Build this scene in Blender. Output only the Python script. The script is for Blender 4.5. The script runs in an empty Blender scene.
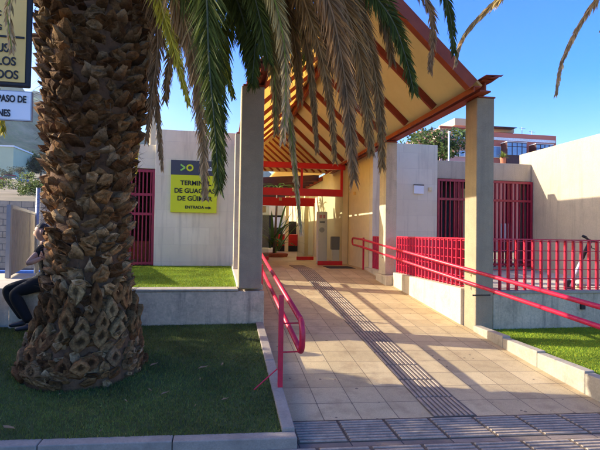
import bpy, math, random
from mathutils import Vector, Matrix, Euler, noise
random.seed(7)
R = math.radians
S = bpy.context.scene
COL = S.collection
CAMH = 1.6

# ------------------------------------------------------------ survey helper: photo direction -> point on the vertical plane Y=y
YAW, PITCH, ROLL, FPX = R(9.8), R(1.08), .015, 450.0
def ray(px, py):
    u = (px-300)/FPX; v = -(py-225)/FPX
    c, s = math.cos(ROLL), math.sin(ROLL)
    u2 = c*u - s*v; v2 = s*u + c*v
    fx, fz = math.cos(PITCH), math.sin(PITCH)
    y = fx - v2*fz; z = fz + v2*fx
    return Vector((u2*math.cos(YAW)+y*math.sin(YAW), -u2*math.sin(YAW)+y*math.cos(YAW), z))
def at(px, py, y):
    r = ray(px, py); t = y/r.y
    return Vector((r.x*t, y, CAMH + r.z*t))

# ------------------------------------------------------------ mesh builder
class MB:
    def __init__(s): s.v = []; s.f = []; s.c = None
    def add(s, vs, fs, col=None):
        n = len(s.v); s.v += [tuple(p) for p in vs]; s.f += [tuple(i+n for i in f) for f in fs]
        if col is not None:
            if s.c is None: s.c = [(1, 1, 1)]*n
            while len(s.c) < n: s.c.append((1, 1, 1))
            s.c += [tuple(q) for q in (col if isinstance(col, list) else [col]*len(vs))]
        return s
    def box(s, x0, x1, y0, y1, z0, z1, M=None, col=None):
        vs = [Vector((x, y, z)) for z in (z0, z1) for y in (y0, y1) for x in (x0, x1)]
        if M is not None: vs = [M @ p for p in vs]
        return s.add(vs, [(0, 2, 3, 1), (4, 5, 7, 6), (0, 1, 5, 4), (2, 6, 7, 3), (0, 4, 6, 2), (1, 3, 7, 5)], col)
    def hexa(s, lo, hi, col=None):            # 4 lower, 4 upper points, ccw from above
        return s.add(list(lo)+list(hi), [(3, 2, 1, 0), (4, 5, 6, 7), (0, 1, 5, 4), (1, 2, 6, 5), (2, 3, 7, 6), (3, 0, 4, 7)], col)
    def beam(s, a, b, w, h, up=(0, 0, 1)):     # rectangular bar from a to b
        a = Vector(a); b = Vector(b); t = (b-a).normalized(); x = t.cross(Vector(up))
        if x.length < 1e-4: x = t.cross(Vector((0, 1, 0)))
        x.normalize(); u = x.cross(t)
        lo = [a-x*w/2-u*h/2, a+x*w/2-u*h/2, a+x*w/2+u*h/2, a-x*w/2+u*h/2]
        hi = [p+(b-a) for p in lo]
        return s.add(lo+hi, [(0, 1, 2, 3), (7, 6, 5, 4), (0, 4, 5, 1), (1, 5, 6, 2), (2, 6, 7, 3), (3, 7, 4, 0)])
    def tube(s, pts, r, n=10, col=None):
        pts = [Vector(p) for p in pts]; rr = r if isinstance(r, (list, tuple)) else [r]*len(pts)
        vs = []; ref = None
        for i, p in enumerate(pts):
            t = (pts[min(i+1, len(pts)-1)]-pts[max(i-1, 0)]).normalized()
            if ref is None: ref = t.orthogonal().normalized()
            ref = (ref - t*ref.dot(t)).normalized(); b = t.cross(ref)
            vs += [p + (ref*math.cos(2*math.pi*k/n) + b*math.sin(2*math.pi*k/n))*rr[i] for k in range(n)]
        fs = [(i*n+k, i*n+(k+1) % n, (i+1)*n+(k+1) % n, (i+1)*n+k) for i in range(len(pts)-1) for k in range(n)]
        fs += [tuple(range(n-1, -1, -1)), tuple((len(pts)-1)*n+k for k in range(n))]
        return s.add(vs, fs, col)
    def prism(s, poly, a, b, axis='Y'):        # poly in the other two axes
        def P(u, w, d): return (u, d, w) if axis == 'Y' else ((d, u, w) if axis == 'X' else (u, w, d))
        n = len(poly)
        vs = [P(u, w, a) for u, w in poly]+[P(u, w, b) for u, w in poly]
        return s.add(vs, [tuple(range(n)), tuple(range(2*n-1, n-1, -1))]+[(k, k+n, (k+1) % n+n, (k+1) % n) for k in range(n)])
    def lathe(s, prof, c, n=24):
        vs = [(c[0]+r*math.cos(2*math.pi*k/n), c[1]+r*math.sin(2*math.pi*k/n), c[2]+z) for r, z in prof for k in range(n)]
        fs = [(i*n+k, i*n+(k+1) % n, (i+1)*n+(k+1) % n, (i+1)*n+k) for i in range(len(prof)-1) for k in range(n)]
        fs += [tuple(range(n-1, -1, -1)), tuple((len(prof)-1)*n+k for k in range(n))]
        return s.add(vs, fs)
    def build(s, name, mat, parent=None, bevel=0, smooth=False, base=None):
        me = bpy.data.meshes.new(name); me.from_pydata(s.v, [], s.f); me.update()
        if s.c is not None:
            while len(s.c) < len(s.v): s.c.append((1, 1, 1))
            ca = me.color_attributes.new('Col', 'FLOAT_COLOR', 'POINT')
            flat = []
            for c in s.c: flat += [c[0], c[1], c[2], 1]
            ca.data.foreach_set('color', flat)
        o = bpy.data.objects.new(name, me); COL.objects.link(o)
        if parent is not None:
            w = Vector(parent['_w']); o.parent = parent
        elif base is not None: w = Vector(base); o.location = w
        else:
            xs = [p[0] for p in s.v]; ys = [p[1] for p in s.v]; zs = [p[2] for p in s.v]
            w = Vector(((min(xs)+max(xs))/2, (min(ys)+max(ys))/2, min(zs))); o.location = w
        me.transform(Matrix.Translation(-w)); o['_w'] = w
        if mat: me.materials.append(mat)
        if smooth:
            for p in me.polygons: p.use_smooth = True
        if bevel:
            m = o.modifiers.new('b', 'BEVEL'); m.width = bevel; m.segments = 2; m.limit_method = 'ANGLE'; m.angle_limit = R(40)
        return o
def tag(o, label=None, cat=None, group=None, kind=None):
    for k, v in (('label', label), ('category', cat), ('group', group), ('kind', kind)):
        if v: o[k] = v
    return o
def thing(name, loc, label, cat, group=None):
    o = bpy.data.objects.new(name, None); COL.objects.link(o); o.location = loc; o['_w'] = Vector(loc)
    o.empty_display_size = .2
    return tag(o, label, cat, group)
def struct(o): o['kind'] = 'structure'; return o

# ------------------------------------------------------------ materials
def mat(name, col, rough=.8, var=.15, scale=6, bump=.15, bscale=60, spec=.3, metal=0, stain=None, stain_amt=0, stain_scale=1.5,
        joints=None, attr=False, transl=0, grain=None, streak=None, spots=None):
    m = bpy.data.materials.new(name); m.use_nodes = True; nt = m.node_tree; N = nt.nodes; L = nt.links
    bs = N['Principled BSDF']; out = N['Material Output']
    bs.inputs['Roughness'].default_value = rough; bs.inputs['Metallic'].default_value = metal
    bs.inputs['Specular IOR Level'].default_value = spec
    tc = N.new('ShaderNodeNewGeometry')
    vec = tc.outputs['Position']
    def noise_(sc, det=6, ro=.6):
        n = N.new('ShaderNodeTexNoise'); n.inputs['Scale'].default_value = sc; n.inputs['Detail'].default_value = det
        n.inputs['Roughness'].default_value = ro; L.new(vec, n.inputs['Vector']); return n
    def mix(fac, a, b, mode='MIX'):
        x = N.new('ShaderNodeMix'); x.data_type = 'RGBA'; x.blend_type = mode
        for i, q in ((0, fac), (6, a), (7, b)):
            if isinstance(q, (int, float)): x.inputs[i].default_value = q
            elif isinstance(q, tuple): x.inputs[i].default_value = (*q[:3], 1)
            else: L.new(q, x.inputs[i])
        return x.outputs[2]
    def ramp(src, a, b):
        r = N.new('ShaderNodeMapRange'); r.inputs[1].default_value = a; r.inputs[2].default_value = b; L.new(src, r.inputs[0]); return r.outputs[0]
    n1 = noise_(scale)
    lo = tuple(max(0, c*(1-var)) for c in col); hi = tuple(min(1, c*(1+var)) for c in col)
    c = mix(ramp(n1.outputs[0], .3, .7), lo, hi)
    if grain:
        n3 = noise_(grain[0], 3, .7); k = grain[1]
        c = mix(ramp(n3.outputs[0], .3, .7), mix(1.0, c, (1-k, 1-k, 1-k), 'MULTIPLY'), c)
    if stain:
        n2 = noise_(stain_scale, 10, .72)
        f = ramp(n2.outputs[0], .5, .68)
        mm = N.new('ShaderNodeMath'); mm.operation = 'MULTIPLY'; L.new(f, mm.inputs[0]); mm.inputs[1].default_value = stain_amt
        c = mix(mm.outputs[0], c, stain)
    if streak:
        mp = N.new('ShaderNodeMapping'); mp.inputs['Scale'].default_value = (7, 7, .55); L.new(vec, mp.inputs[0])
        n4 = N.new('ShaderNodeTexNoise'); n4.inputs['Scale'].default_value = 1; n4.inputs['Detail'].default_value = 8; n4.inputs['Roughness'].default_value = .65; L.new(mp.outputs[0], n4.inputs[0])
        m4 = N.new('ShaderNodeMath'); m4.operation = 'MULTIPLY'; L.new(ramp(n4.outputs[0], .52, .72), m4.inputs[0]); m4.inputs[1].default_value = streak[1]
        c = mix(m4.outputs[0], c, streak[0])
    if spots:
        vo = N.new('ShaderNodeTexVoronoi'); vo.inputs['Scale'].default_value = spots[0]; L.new(vec, vo.inputs['Vector'])
        sc = N.new('ShaderNodeSeparateColor'); L.new(vo.outputs['Color'], sc.inputs[0])
        th = N.new('ShaderNodeMath'); th.operation = 'MULTIPLY'; L.new(sc.outputs[0], th.inputs[0]); th.inputs[1].default_value = spots[1]
        lt = N.new('ShaderNodeMath'); lt.operation = 'LESS_THAN'; L.new(vo.outputs['Distance'], lt.inputs[0]); L.new(th.outputs[0], lt.inputs[1])
        m5 = N.new('ShaderNodeMath'); m5.operation = 'MULTIPLY'; L.new(lt.outputs[0], m5.inputs[0]); m5.inputs[1].default_value = .7
        c = mix(m5.outputs[0], c, spots[2])
    if attr:
        a = N.new('ShaderNodeVertexColor'); a.layer_name = 'Col'
        c = mix(1.0, c, a.outputs[0], 'MULTIPLY')
    bh = noise_(bscale, 4).outputs[0]
    if joints:        # (u expression axis, width, height, mortar, colour, skew) : shallow block joints
        ax, w, h, mo, jc, ox, oy = joints
        sep = N.new('ShaderNodeSeparateXYZ'); L.new(vec, sep.inputs[0]); cmb = N.new('ShaderNodeCombineXYZ')
        if ax == 'G':
            t = N.new('ShaderNodeMath'); t.operation = 'MULTIPLY_ADD'; L.new(sep.outputs[0], t.inputs[0]); t.inputs[1].default_value = .066; L.new(sep.outputs[1], t.inputs[2])
            srcs = (sep.outputs[0], t.outputs[0])
        elif ax == 'W':
            t = N.new('ShaderNodeMath'); t.operation = 'ADD'; L.new(sep.outputs[0], t.inputs[0]); L.new(sep.outputs[1], t.inputs[1])
            srcs = (t.outputs[0], sep.outputs[2])
        for i, q in enumerate(srcs):
            sb = N.new('ShaderNodeMath'); sb.operation = 'SUBTRACT'; L.new(q, sb.inputs[0]); sb.inputs[1].default_value = (ox, oy)[i]
            L.new(sb.outputs[0], cmb.inputs[i])
        br = N.new('ShaderNodeTexBrick'); L.new(cmb.outputs[0], br.inputs['Vector'])
        br.offset = 0 if ax == 'G' else .5; br.squash = 1
        br.inputs['Scale'].default_value = 1; br.inputs['Brick Width'].default_value = w; br.inputs['Row Height'].default_value = h
        br.inputs['Mortar Size'].default_value = mo; br.inputs['Mortar Smooth'].default_value = .3
        br.inputs['Color1'].default_value = (1, 1, 1, 1); v = .80 if ax == 'G' else .93
        br.inputs['Color2'].default_value = (v, v*.985, v*.96, 1)
        br.inputs['Mortar'].default_value = (1, 1, 1, 1)
        c = mix(1.0, c, br.outputs[0], 'MULTIPLY')
        c = mix(br.outputs['Fac'], c, jc)
        mth = N.new('ShaderNodeMath'); mth.operation = 'MULTIPLY_ADD'; L.new(br.outputs['Fac'], mth.inputs[0]); mth.inputs[1].default_value = -2.0; L.new(bh, mth.inputs[2]); bh = mth.outputs[0]
    L.new(c, bs.inputs['Base Color'])
    if bump:
        b = N.new('ShaderNodeBump'); b.inputs['Strength'].default_value = bump; b.inputs['Distance'].default_value = .01
        L.new(bh, b.inputs['Height']); L.new(b.outputs[0], bs.inputs['Normal'])
    if transl:
        tr = N.new('ShaderNodeBsdfTranslucent'); L.new(c, tr.inputs[0]); ms = N.new('ShaderNodeMixShader'); ms.inputs[0].default_value = transl
        L.new(bs.outputs[0], ms.inputs[1]); L.new(tr.outputs[0], ms.inputs[2]); L.new(ms.outputs[0], out.inputs['Surface'])
    return m
M = {}
M['plaster'] = mat('plaster', (.74, .655, .49), .9, .06, 3, .25, 90, joints=('W', .8, .4, .004, (.62, .54, .41), .1, .1), stain=(.56, .49, .37), stain_amt=.4, streak=((.44, .38, .29), .6))
M['rough_render'] = mat('rough_render', (.52, .43, .30), .95, .07, 2, .5, 40, stain=(.36, .30, .22), stain_amt=.45, stain_scale=1.3, streak=((.28, .23, .17), .5), grain=(30, .12))
M['column'] = mat('column_concrete', (.40, .305, .19), .9, .09, 5, .3, 60, stain=(.22, .18, .13), stain_amt=.45, grain=(70, .2), streak=((.20, .165, .12), .4))
M['low_wall'] = mat('weathered_wall', (.72, .55, .36), .95, .14, 3, .5, 40, stain=(.30, .24, .17), stain_amt=.6, stain_scale=4.5, grain=(25, .25), streak=((.13, .11, .09), .7))
M['pale_wall'] = mat('pale_wall', (.60, .51, .37), .95, .08, 3, .4, 50, stain=(.34, .28, .20), stain_amt=.6, stain_scale=4, streak=((.24, .20, .15), .45), grain=(40, .15))
M['coping'] = mat('coping', (.44, .37, .27), .9, .1, 5, .3, 60, stain=(.22, .18, .13), stain_amt=.6, stain_scale=6, grain=(60, .2))
M['kerb'] = mat('kerb_stone', (.38, .31, .235), .92, .12, 6, .4, 60, stain=(.17, .14, .11), stain_amt=.6, stain_scale=5, grain=(80, .25))
M['tiles'] = mat('ramp_tiles', (.64, .485, .26), .75, .10, 2.2, .2, 90, spec=.35, joints=('G', .33, .335, .0045, (.17, .12, .07), .56, 3.825), stain=(.36, .25, .13), stain_amt=.7, stain_scale=3.2, grain=(90, .25), spots=(6.5, .13, (.10, .07, .05)), streak=((.42, .29, .15), .35))
M['hall_tiles'] = mat('hall_tiles', (.50, .39, .22), .45, .08, 2, .1, 60, joints=('G', .4, .4, .004, (.2, .16, .1), 0, 0), spec=.5)
M['pavers'] = mat('pavers', (.29, .22, .165), .85, .12, 5, .3, 60, joints=('G', .4, .4, .006, (.06, .055, .05), .6, 3.84), stain=(.12, .1, .08), stain_amt=.5, stain_scale=4, grain=(120, .25))
M['ribs'] = mat('tactile_ribs', (.44, .335, .235), .7, .15, 8, .2, 80, stain=(.16, .13, .10), stain_amt=.8, stain_scale=7, grain=(60, .3))
M['rib_base'] = mat('tactile_base', (.15, .11, .075), .85, .15, 8, .2, 80)
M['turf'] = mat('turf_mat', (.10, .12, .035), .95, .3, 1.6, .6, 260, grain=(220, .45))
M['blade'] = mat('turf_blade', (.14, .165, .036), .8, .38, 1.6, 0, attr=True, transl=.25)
M['turf_lit'] = mat('turf_sun_tint', (.18, .30, .015), .95, .2, 9, .5, 260, grain=(220, .3))  # brighter turf copy with sunlight put into its colour
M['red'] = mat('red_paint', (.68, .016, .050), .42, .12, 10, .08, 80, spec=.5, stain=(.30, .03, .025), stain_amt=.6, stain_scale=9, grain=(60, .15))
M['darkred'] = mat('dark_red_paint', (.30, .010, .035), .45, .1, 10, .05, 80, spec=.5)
M['redbeam'] = mat('red_beam_paint', (.55, .015, .012), .45, .1, 5, .05, 50)
M['rust'] = mat('oxide_paint', (.30, .055, .018), .55, .15, 5, .1, 60, stain=(.14, .025, .012), stain_amt=.4)
M['rafter'] = mat('rafter_paint', (.22, .035, .014), .6, .15, 5, .1, 60)
M['roof'] = mat('roof_sheet', (.90, .66, .28), .5, .04, 1.2, .05, 30, transl=.6, stain=(.76, .52, .20), stain_amt=.3, stain_scale=2)
M['black'] = mat('black_paint', (.02, .02, .022), .5)
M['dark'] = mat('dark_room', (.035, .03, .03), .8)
M['charcoal'] = mat('charcoal', (.06, .065, .085), .5, .03)
M['lime'] = mat('lime_paint', (.62, .66, .02), .45, .03, 3, 0)
M['white'] = mat('white_paint', (.78, .78, .77), .5, .03, 3, .05)
M['offwhite'] = mat('sun_faded_board', (.80, .52, .15), .55, .08, 3, .05)
M['greenmark'] = mat('green_mark', (.30, .62, .10), .5, .02)
M['cream'] = mat('cream_wall', (.75, .63, .36), .8, .05)
M['pink'] = mat('pink_render', (.55, .17, .12), .9, .06, .3, .1)
M['pink2'] = mat('pale_pink_render', (.55, .30, .27), .9, .06, .3, .1)
M['winframe'] = mat('window_frame', (.72, .72, .72), .5)
M['brownframe'] = mat('brown_frame', (.08, .03, .03), .5)
M['grey_metal'] = mat('grey_metal', (.33, .33, .34), .45, .08, metal=.5)
M['panel'] = mat('weathered_panel', (.25, .22, .185), .8, .15, 7, .2, 50, stain=(.14, .11, .09), stain_amt=.4, stain_scale=4)
M['orange'] = mat('orange_paint', (.55, .13, .03), .5)
M['trunk'] = mat('palm_trunk', (.12, .06, .028), .95, .4, 14, .8, 60)
M['boot'] = mat('palm_boots', (1, .86, .70), .92, .3, 22, 1.0, 70, attr=True, spec=.1, grain=(45, .55))
M['frond'] = mat('palm_frond', (1, 1, 1), .6, .2, 14, 0, attr=True, transl=.28, spec=.12)
M['leaf'] = mat('tree_leaf', (1, 1, 1), .65, .2, 4, 0, attr=True, transl=.25)
M['bark'] = mat('bark', (.16, .12, .085), .9, .3, 8, .5, 40)
M['dryleaf'] = mat('dry_leaf', (.30, .17, .08), .8, .2)
M['skin'] = mat('skin', (.45, .25, .17), .55, .06, 10, 0)
M['hair'] = mat('hair', (.015, .012, .01), .6, .1, bump=.3)
M['shirt'] = mat('black_cotton', (.008, .008, .008), .9, .15, 20, .3, 120)
M['trousers'] = mat('black_trousers', (.006, .006, .006), .85, .15, 20, .3, 120)
M['slope'] = mat('dry_slope', (.24, .18, .10), 1, .35, .25, .3, 3, stain=(.10, .11, .035), stain_amt=.95, stain_scale=.18)
M['mountain'] = mat('mountain_scrub', (.06, .10, .022), 1, .8, .02, .3, .05, stain=(.26, .22, .11), stain_amt=1, stain_scale=.018)
M['stone'] = mat('stone_wall', (.34, .28, .21), .95, .2, 5, .6, 12, joints=('W', .45, .25, .015, (.12, .11, .10), 0, 0))
M['asphalt'] = mat('asphalt', (.07, .07, .078), .9, .1, 3, .2, 80)
M['blue'] = mat('blue_kerb_paint', (.05, .14, .42), .6)
M['carred'] = mat('car_red', (.45, .03, .02), .3, .02, bump=0, spec=.5)
M['carblue'] = mat('car_blue', (.06, .12, .35), .3, .02, bump=0, spec=.5)
M['carwhite'] = mat('car_white', (.7, .7, .7), .3, .02, bump=0, spec=.5)
M['mint'] = mat('mint_render', (.50, .54, .36), .9, .05, .3)
M['tan'] = mat('tan_render', (.55, .42, .26), .9, .05, .3)
M['pot'] = mat('terracotta', (.40, .15, .08), .8)
M['soil'] = mat('red_earth', (.30, .08, .04), .95, .3)
M['mat'] = mat('floor_shade', (.04, .04, .045), .95, .2, 30, .4, 200)  # dark tone of the sheet that imitates floor shade
def glass(name, tint, op=.25, rough=.03):
    m = bpy.data.materials.new(name); m.use_nodes = True; nt = m.node_tree; N = nt.nodes; L = nt.links
    bs = N['Principled BSDF']; bs.inputs['Base Color'].default_value = (*tint, 1); bs.inputs['Roughness'].default_value = rough
    bs.inputs['Specular IOR Level'].default_value = .7
    n = N.new('ShaderNodeTexNoise'); n.inputs['Scale'].default_value = 3
    r = N.new('ShaderNodeMapRange'); r.inputs[3].default_value = op*.8; r.inputs[4].default_value = op*1.2; L.new(n.outputs[0], r.inputs[0])
    tr = N.new('ShaderNodeBsdfTransparent'); tr.inputs[0].default_value = (.93, .96, .9, 1)
    ms = N.new('ShaderNodeMixShader'); L.new(r.outputs[0], ms.inputs[0]); L.new(tr.outputs[0], ms.inputs[1]); L.new(bs.outputs[0], ms.inputs[2])
    L.new(ms.outputs[0], N['Material Output'].inputs['Surface']); return m
M['glass'] = glass('clear_glass', (.35, .36, .28), .17)
M['pane'] = glass('blue_pane', (.20, .33, .55), .92, .08)
M['cpane'] = glass('car_pane', (.03, .04, .05), .95, .05)

# ------------------------------------------------------------ WORLD, SUN, CAMERA
SUN = Vector((2.25, -.62, -1.0)).normalized()
el = math.asin(-SUN.z); az = math.atan2(-SUN.x, -SUN.y)
w = bpy.data.worlds.new('World'); S.world = w; w.use_nodes = True
nt = w.node_tree; bg = nt.nodes['Background']; sky = nt.nodes.new('ShaderNodeTexSky'); sky.sky_type = 'NISHITA'
sky.sun_disc = False; sky.sun_elevation = el; sky.sun_rotation = az; sky.altitude = 300
sky.air_density = 1.0; sky.dust_density = 2.5; sky.ozone_density = 1.5
hs = nt.nodes.new('ShaderNodeHueSaturation'); hs.inputs['Saturation'].default_value = 1.72; hs.inputs['Hue'].default_value = .526; hs.inputs['Value'].default_value = .82; nt.links.new(sky.outputs[0], hs.inputs['Color']); nt.links.new(hs.outputs[0], bg.inputs[0]); bg.inputs[1].default_value = .15
sl = bpy.data.lights.new('sun', 'SUN'); sl.energy = 2.5; sl.angle = R(.5); sl.color = (1, .93, .80)
so = bpy.data.objects.new('sun', sl); COL.objects.link(so); so.rotation_euler = SUN.to_track_quat('-Z', 'Y').to_euler(); so.location = (-20, 10, 20)
cd = bpy.data.cameras.new('camera'); cam = bpy.data.objects.new('camera', cd); COL.objects.link(cam)
cd.sensor_width = 36; cd.lens = 36*FPX/600; cd.clip_end = 6000; cd.clip_start = .05
cam.location = (0, 0, CAMH)
fwd = Vector((math.sin(YAW)*math.cos(PITCH), math.cos(YAW)*math.cos(PITCH), math.sin(PITCH)))
rt = Vector((math.cos(YAW), -math.sin(YAW), 0)); up = rt.cross(fwd)
c_, s_ = math.cos(ROLL), math.sin(ROLL)
rt2 = rt*c_ + up*s_; up2 = up*c_ - rt*s_
mm = Matrix((rt2, up2, -fwd)).transposed().to_4x4(); mm.translation = cam.location; cam.matrix_world = mm
S.camera = cam
S.view_settings.view_transform = 'Standard'; S.view_settings.look = 'None'; S.view_settings.gamma = 1; S.view_settings.exposure = 2.08
S.render.engine = 'CYCLES'

# ------------------------------------------------------------ GROUND, RAMP, KERBS
SK = .066
def rampz(y): return max(0.0, .0975*(min(y, 11.05)-3.85))
g = MB(); g.add([(-2500, -300, -.03), (2500, -300, -.03), (2500, 2600, -.03), (-2500, 2600, -.03)], [(0, 1, 2, 3)])
struct(g.build('ground', M['slope']))
struct(MB().box(-12, 14, -6, 3.95, -.02, 0).build('sidewalk', M['pavers']))
def sk(x, y): return y - SK*x
fy = 3.84
rm = MB()
rows = [fy, None, 5, 6, 7, 8, 9, 10, 11.05]
vs = []; fs = []
for r_ in [0, .12, 1.2, 2.2, 3.2, 4.2, 5.2, 6.2]:
    for x in (.56, 3.62):
        y = fy - SK*x + r_; vs.append((x, y, rampz(y)+.006))
for x in (.56, 3.62): vs.append((x, 11.05, rampz(11.05)+.006))
n = len(vs)//2
rm.add(vs, [(2*i, 2*i+1, 2*i+3, 2*i+2) for i in range(n-1)])
struct(rm.build('ramp', M['tiles']))
struct(MB().box(.3, 3.95, 11.05, 40, .3, .704).build('entrance_floor', M['hall_tiles']))
struct(MB().box(3.8, 8.3, 6.3, 11.2, -.02, .70).build('courtyard_floor', M['pale_wall']))

# tactile strip on the ramp: raised ribs along the walk
ts = MB(); tb = MB()
y = fy - SK*2; k = 0
while y < 12.3:
    y1 = y+.392
    def q(x, yy, dz): return (x, yy - SK*(x-2), rampz(yy-SK*(x-2))+dz)
    tb.hexa([q(1.86, y, .0), q(2.255, y, .0), q(2.255, y1, .0), q(1.86, y1, .0)], [q(1.86, y, .011), q(2.255, y, .011), q(2.255, y1, .011), q(1.86, y1, .011)])
    for j in range(8):
        x0 = 1.872+j*.0475; x1 = x0+.027
        ts.hexa([q(x0, y+.008, .009), q(x1, y+.008, .009), q(x1, y1-.008, .009), q(x0, y1-.008, .009)],
                [q(x0+.004, y+.012, .017), q(x1-.004, y+.012, .017), q(x1-.004, y1-.012, .017), q(x0+.004, y1-.012, .017)])
    y += .4; k += 1
t0 = tb.build('tactile_strip', M['rib_base']); struct(t0); ts.build('rib', M['ribs'], t0)
# tactile band across the pavement
ts = MB(); tb = MB()
for row in range(2):
    for j in range(-4, 16):
        x = .2+j*.4+(.13 if row else 0); v0 = -.006-row*.47
        def q(xx, v, dz): return (xx, fy-SK*xx+v, dz)
        tb.hexa([q(x, v0-.392, .0), q(x+.392, v0-.392, 0), q(x+.392, v0, 0), q(x, v0, 0)], [q(x, v0-.392, .005), q(x+.392, v0-.392, .005), q(x+.392, v0, .005), q(x, v0, .005)])
        for i in range(8):
            a = v0-.384+i*.0478; b = a+.029
            ts.hexa([q(x+.01, a, .003), q(x+.382, a, .003), q(x+.382, b, .003), q(x+.01, b, .003)], [q(x+.015, a+.004, .012), q(x+.377, a+.004, .012), q(x+.377, b-.004, .012), q(x+.015, b-.004, .012)])
t0 = tb.build('tactile_band', M['rib_base']); struct(t0); ts.build('rib', M['ribs'], t0)

# left planter lawn, kerbs
def lz(y): return .085+.098*(y-3.3)
def kerbpiece(lo, hi): 
    return MB().hexa(lo, hi)
kb = MB()
# front kerb in pieces, skewed
xs = [-6, -5, -4.1, -3.15, -2.2, -1.25, -.33, .575]
for a, b in zip(xs[:-1], xs[1:]):
    a2 = a+.006; j = random.uniform(-.004, .004)
    def P(x, d, z): return (x, 3.345-SK*x+d, z)
    kb.hexa([P(a2, 0, -.02), P(b, 0, -.02), P(b, .11, -.02), P(a2, .11, -.02)], [P(a2, 0, .095+j), P(b, 0, .095+j), P(b, .11, .095+j), P(a2, .11, .095+j)])
ys = [3.42, 4.1, 4.8, 5.5, 6.19]
for a, b in zip(ys[:-1], ys[1:]):
    j = random.uniform(-.004, .004)
    kb.hexa([(.475, a+.005, -.02), (.575, a+.005, -.02), (.575, b, -.02), (.475, b, -.02)],
            [(.475, a+.005, lz(a)+.02+j), (.575, a+.005, lz(a)+.02+j), (.575, b, lz(b)+.02+j), (.475, b, lz(b)+.02+j)])
struct(kb.build('kerb', M['kerb'], bevel=.008))
lw = MB(); lw.add([(-6, 3.4+SK*6, lz(3.4)-.01), (.48, 3.4-SK*.48+.05, lz(3.4)-.01), (.48, 6.25, lz(6.25)-.01), (-6, 6.25, lz(6.25)-.01)], [(0, 1, 2, 3)])
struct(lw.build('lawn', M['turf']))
# right planter kerb (stepped) and lawn
kb = MB()
segs = [(2.6, 3.3, .225), (3.3, 4.0, .235), (4.0, 4.7, .255), (4.7, 5.35, .275), (5.35, 6.05, .30)]
for a, b, z in segs: kb.box(3.625, 3.745, a+.005, b, -.02, z)
kb.box(3.75, 12, 2.6, 2.72, -.02, .225)
struct(kb.build('kerb', M['coping'], bevel=.01))
struct(MB().box(3.74, 12, 2.7, 6.15, -.02, .215).build('lawn', M['turf_lit']))
struct(MB().box(-1.95, .22, 6.42, 10.8, 0, .80).build('lawn', M['turf_lit']))
struct(MB().box(-4.6, -1.955, 6.42, 8.6, 0, .83).build('terrace', M['pale_wall']))
# blades of artificial turf
def blades(x0, x1, y0, y1, zf, n, h, inside=lambda x, y: True, cols=None):
    m = MB(); V = []; F = []; C = []
    for i in range(n):
        x = random.uniform(x0, x1); y = random.uniform(y0, y1)
        if not inside(x, y): continue
        z = zf(y); a = random.uniform(0, 6.28); w_ = .0022+random.random()*.002; hh = h*random.uniform(.6, 1.25)
        dx, dy = math.cos(a)*w_, math.sin(a)*w_; tx, ty = random.gauss(0, hh*.45), random.gauss(0, hh*.45)
        b = len(V); V += [(x-dx, y-dy, z), (x+dx, y+dy, z), (x+tx, y+ty, z+hh)]; F.append((b, b+1, b+2))
        k = random.uniform(.55, 1.35)*(1+.35*noise.noise(Vector((x*1.7, y*1.7, 0)))); c = (k*random.uniform(.8, 1.15), k, k*random.uniform(.6, 1.3))
        if random.random() < .012: c = (2.2, 1.6, 2.0)
        if cols: c = tuple(c[i]*cols[i] for i in range(3))
        C += [c]*3
    m.v = V; m.f = F; m.c = C; return m
TX, TY = -1.38, 4.86
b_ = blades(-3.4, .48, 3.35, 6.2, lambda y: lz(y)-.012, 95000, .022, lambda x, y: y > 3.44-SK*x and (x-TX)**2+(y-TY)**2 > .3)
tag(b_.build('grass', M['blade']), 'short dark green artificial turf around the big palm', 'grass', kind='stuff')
b_ = blades(3.75, 6.2, 3.2, 6.12, lambda y: .214, 50000, .022, cols=(1.8, 1.85, .55))  # cols paints sunlight into the blades
tag(b_.build('grass', M['blade']), 'artificial turf tinted bright as sunlit, right of the ramp, below the red railing', 'grass', kind='stuff')
b_ = blades(-1.95, .2, 6.45, 10.8, lambda y: .798, 45000, .022, cols=(1.8, 1.85, .55))  # blade tint carries painted sunlight here too
tag(b_.build('grass', M['blade']), 'artificial turf tinted bright as sunlit, behind the left low wall under the bus terminal sign', 'grass', kind='stuff')

# ------------------------------------------------------------ LOW WALLS
t = thing('planter_wall', (-1, 6.3, 0), 'weathered grey low wall with pale coping left of the ramp, behind the big palm', 'wall')
mb = MB(); mb.box(-2.62, .585, 6.19, 6.42, 0, .80); mb.build('wall', M['low_wall'], t, bevel=.012)
mb = MB(); mb.box(-2.63, .23, 6.175, 6.44, .803, .835); mb.build('coping', M['coping'], t, bevel=.008)
mb = MB(); mb.box(.225, .585, 6.425, 10.78, 0, .86); mb.build('return_wall', M['pale_wall'], t, bevel=.01)
mb = MB(); mb.box(-6, -2.635, 6.9, 7.1, 0, .80); mb.build('side_wall', M['stone'], t)
t = thing('ramp_side_wall', (3.7, 7.5, 0), 'pale stained low wall beside the right edge of the ramp, under the red lattice', 'wall')
mb = MB(); mb.box(3.60, 3.86, 6.36, 9.12, -.02, .80); mb.build('wall', M['pale_wall'], t, bevel=.012)
mb = MB(); mb.box(3.44, 3.86, 9.13, 9.76, -.02, .73); mb.build('plinth', M['pale_wall'], t, bevel=.012)
mb = MB(); mb.box(3.60, 3.86, 9.77, 11.1, -.02, .76); mb.build('wall', M['pale_wall'], t, bevel=.012)
t = thing('courtyard_wall', (6, 6.3, 0), 'grey low wall facing the right lawn, carrying the red front railing', 'wall')
mb = MB(); mb.box(3.99, 12, 6.12, 6.32, -.02, .74); mb.build('wall', M['low_wall'], t)
mb = MB(); mb.box(3.99, 12, 6.10, 6.34, .742, .785); mb.build('coping', M['coping'], t, bevel=.008)
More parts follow.
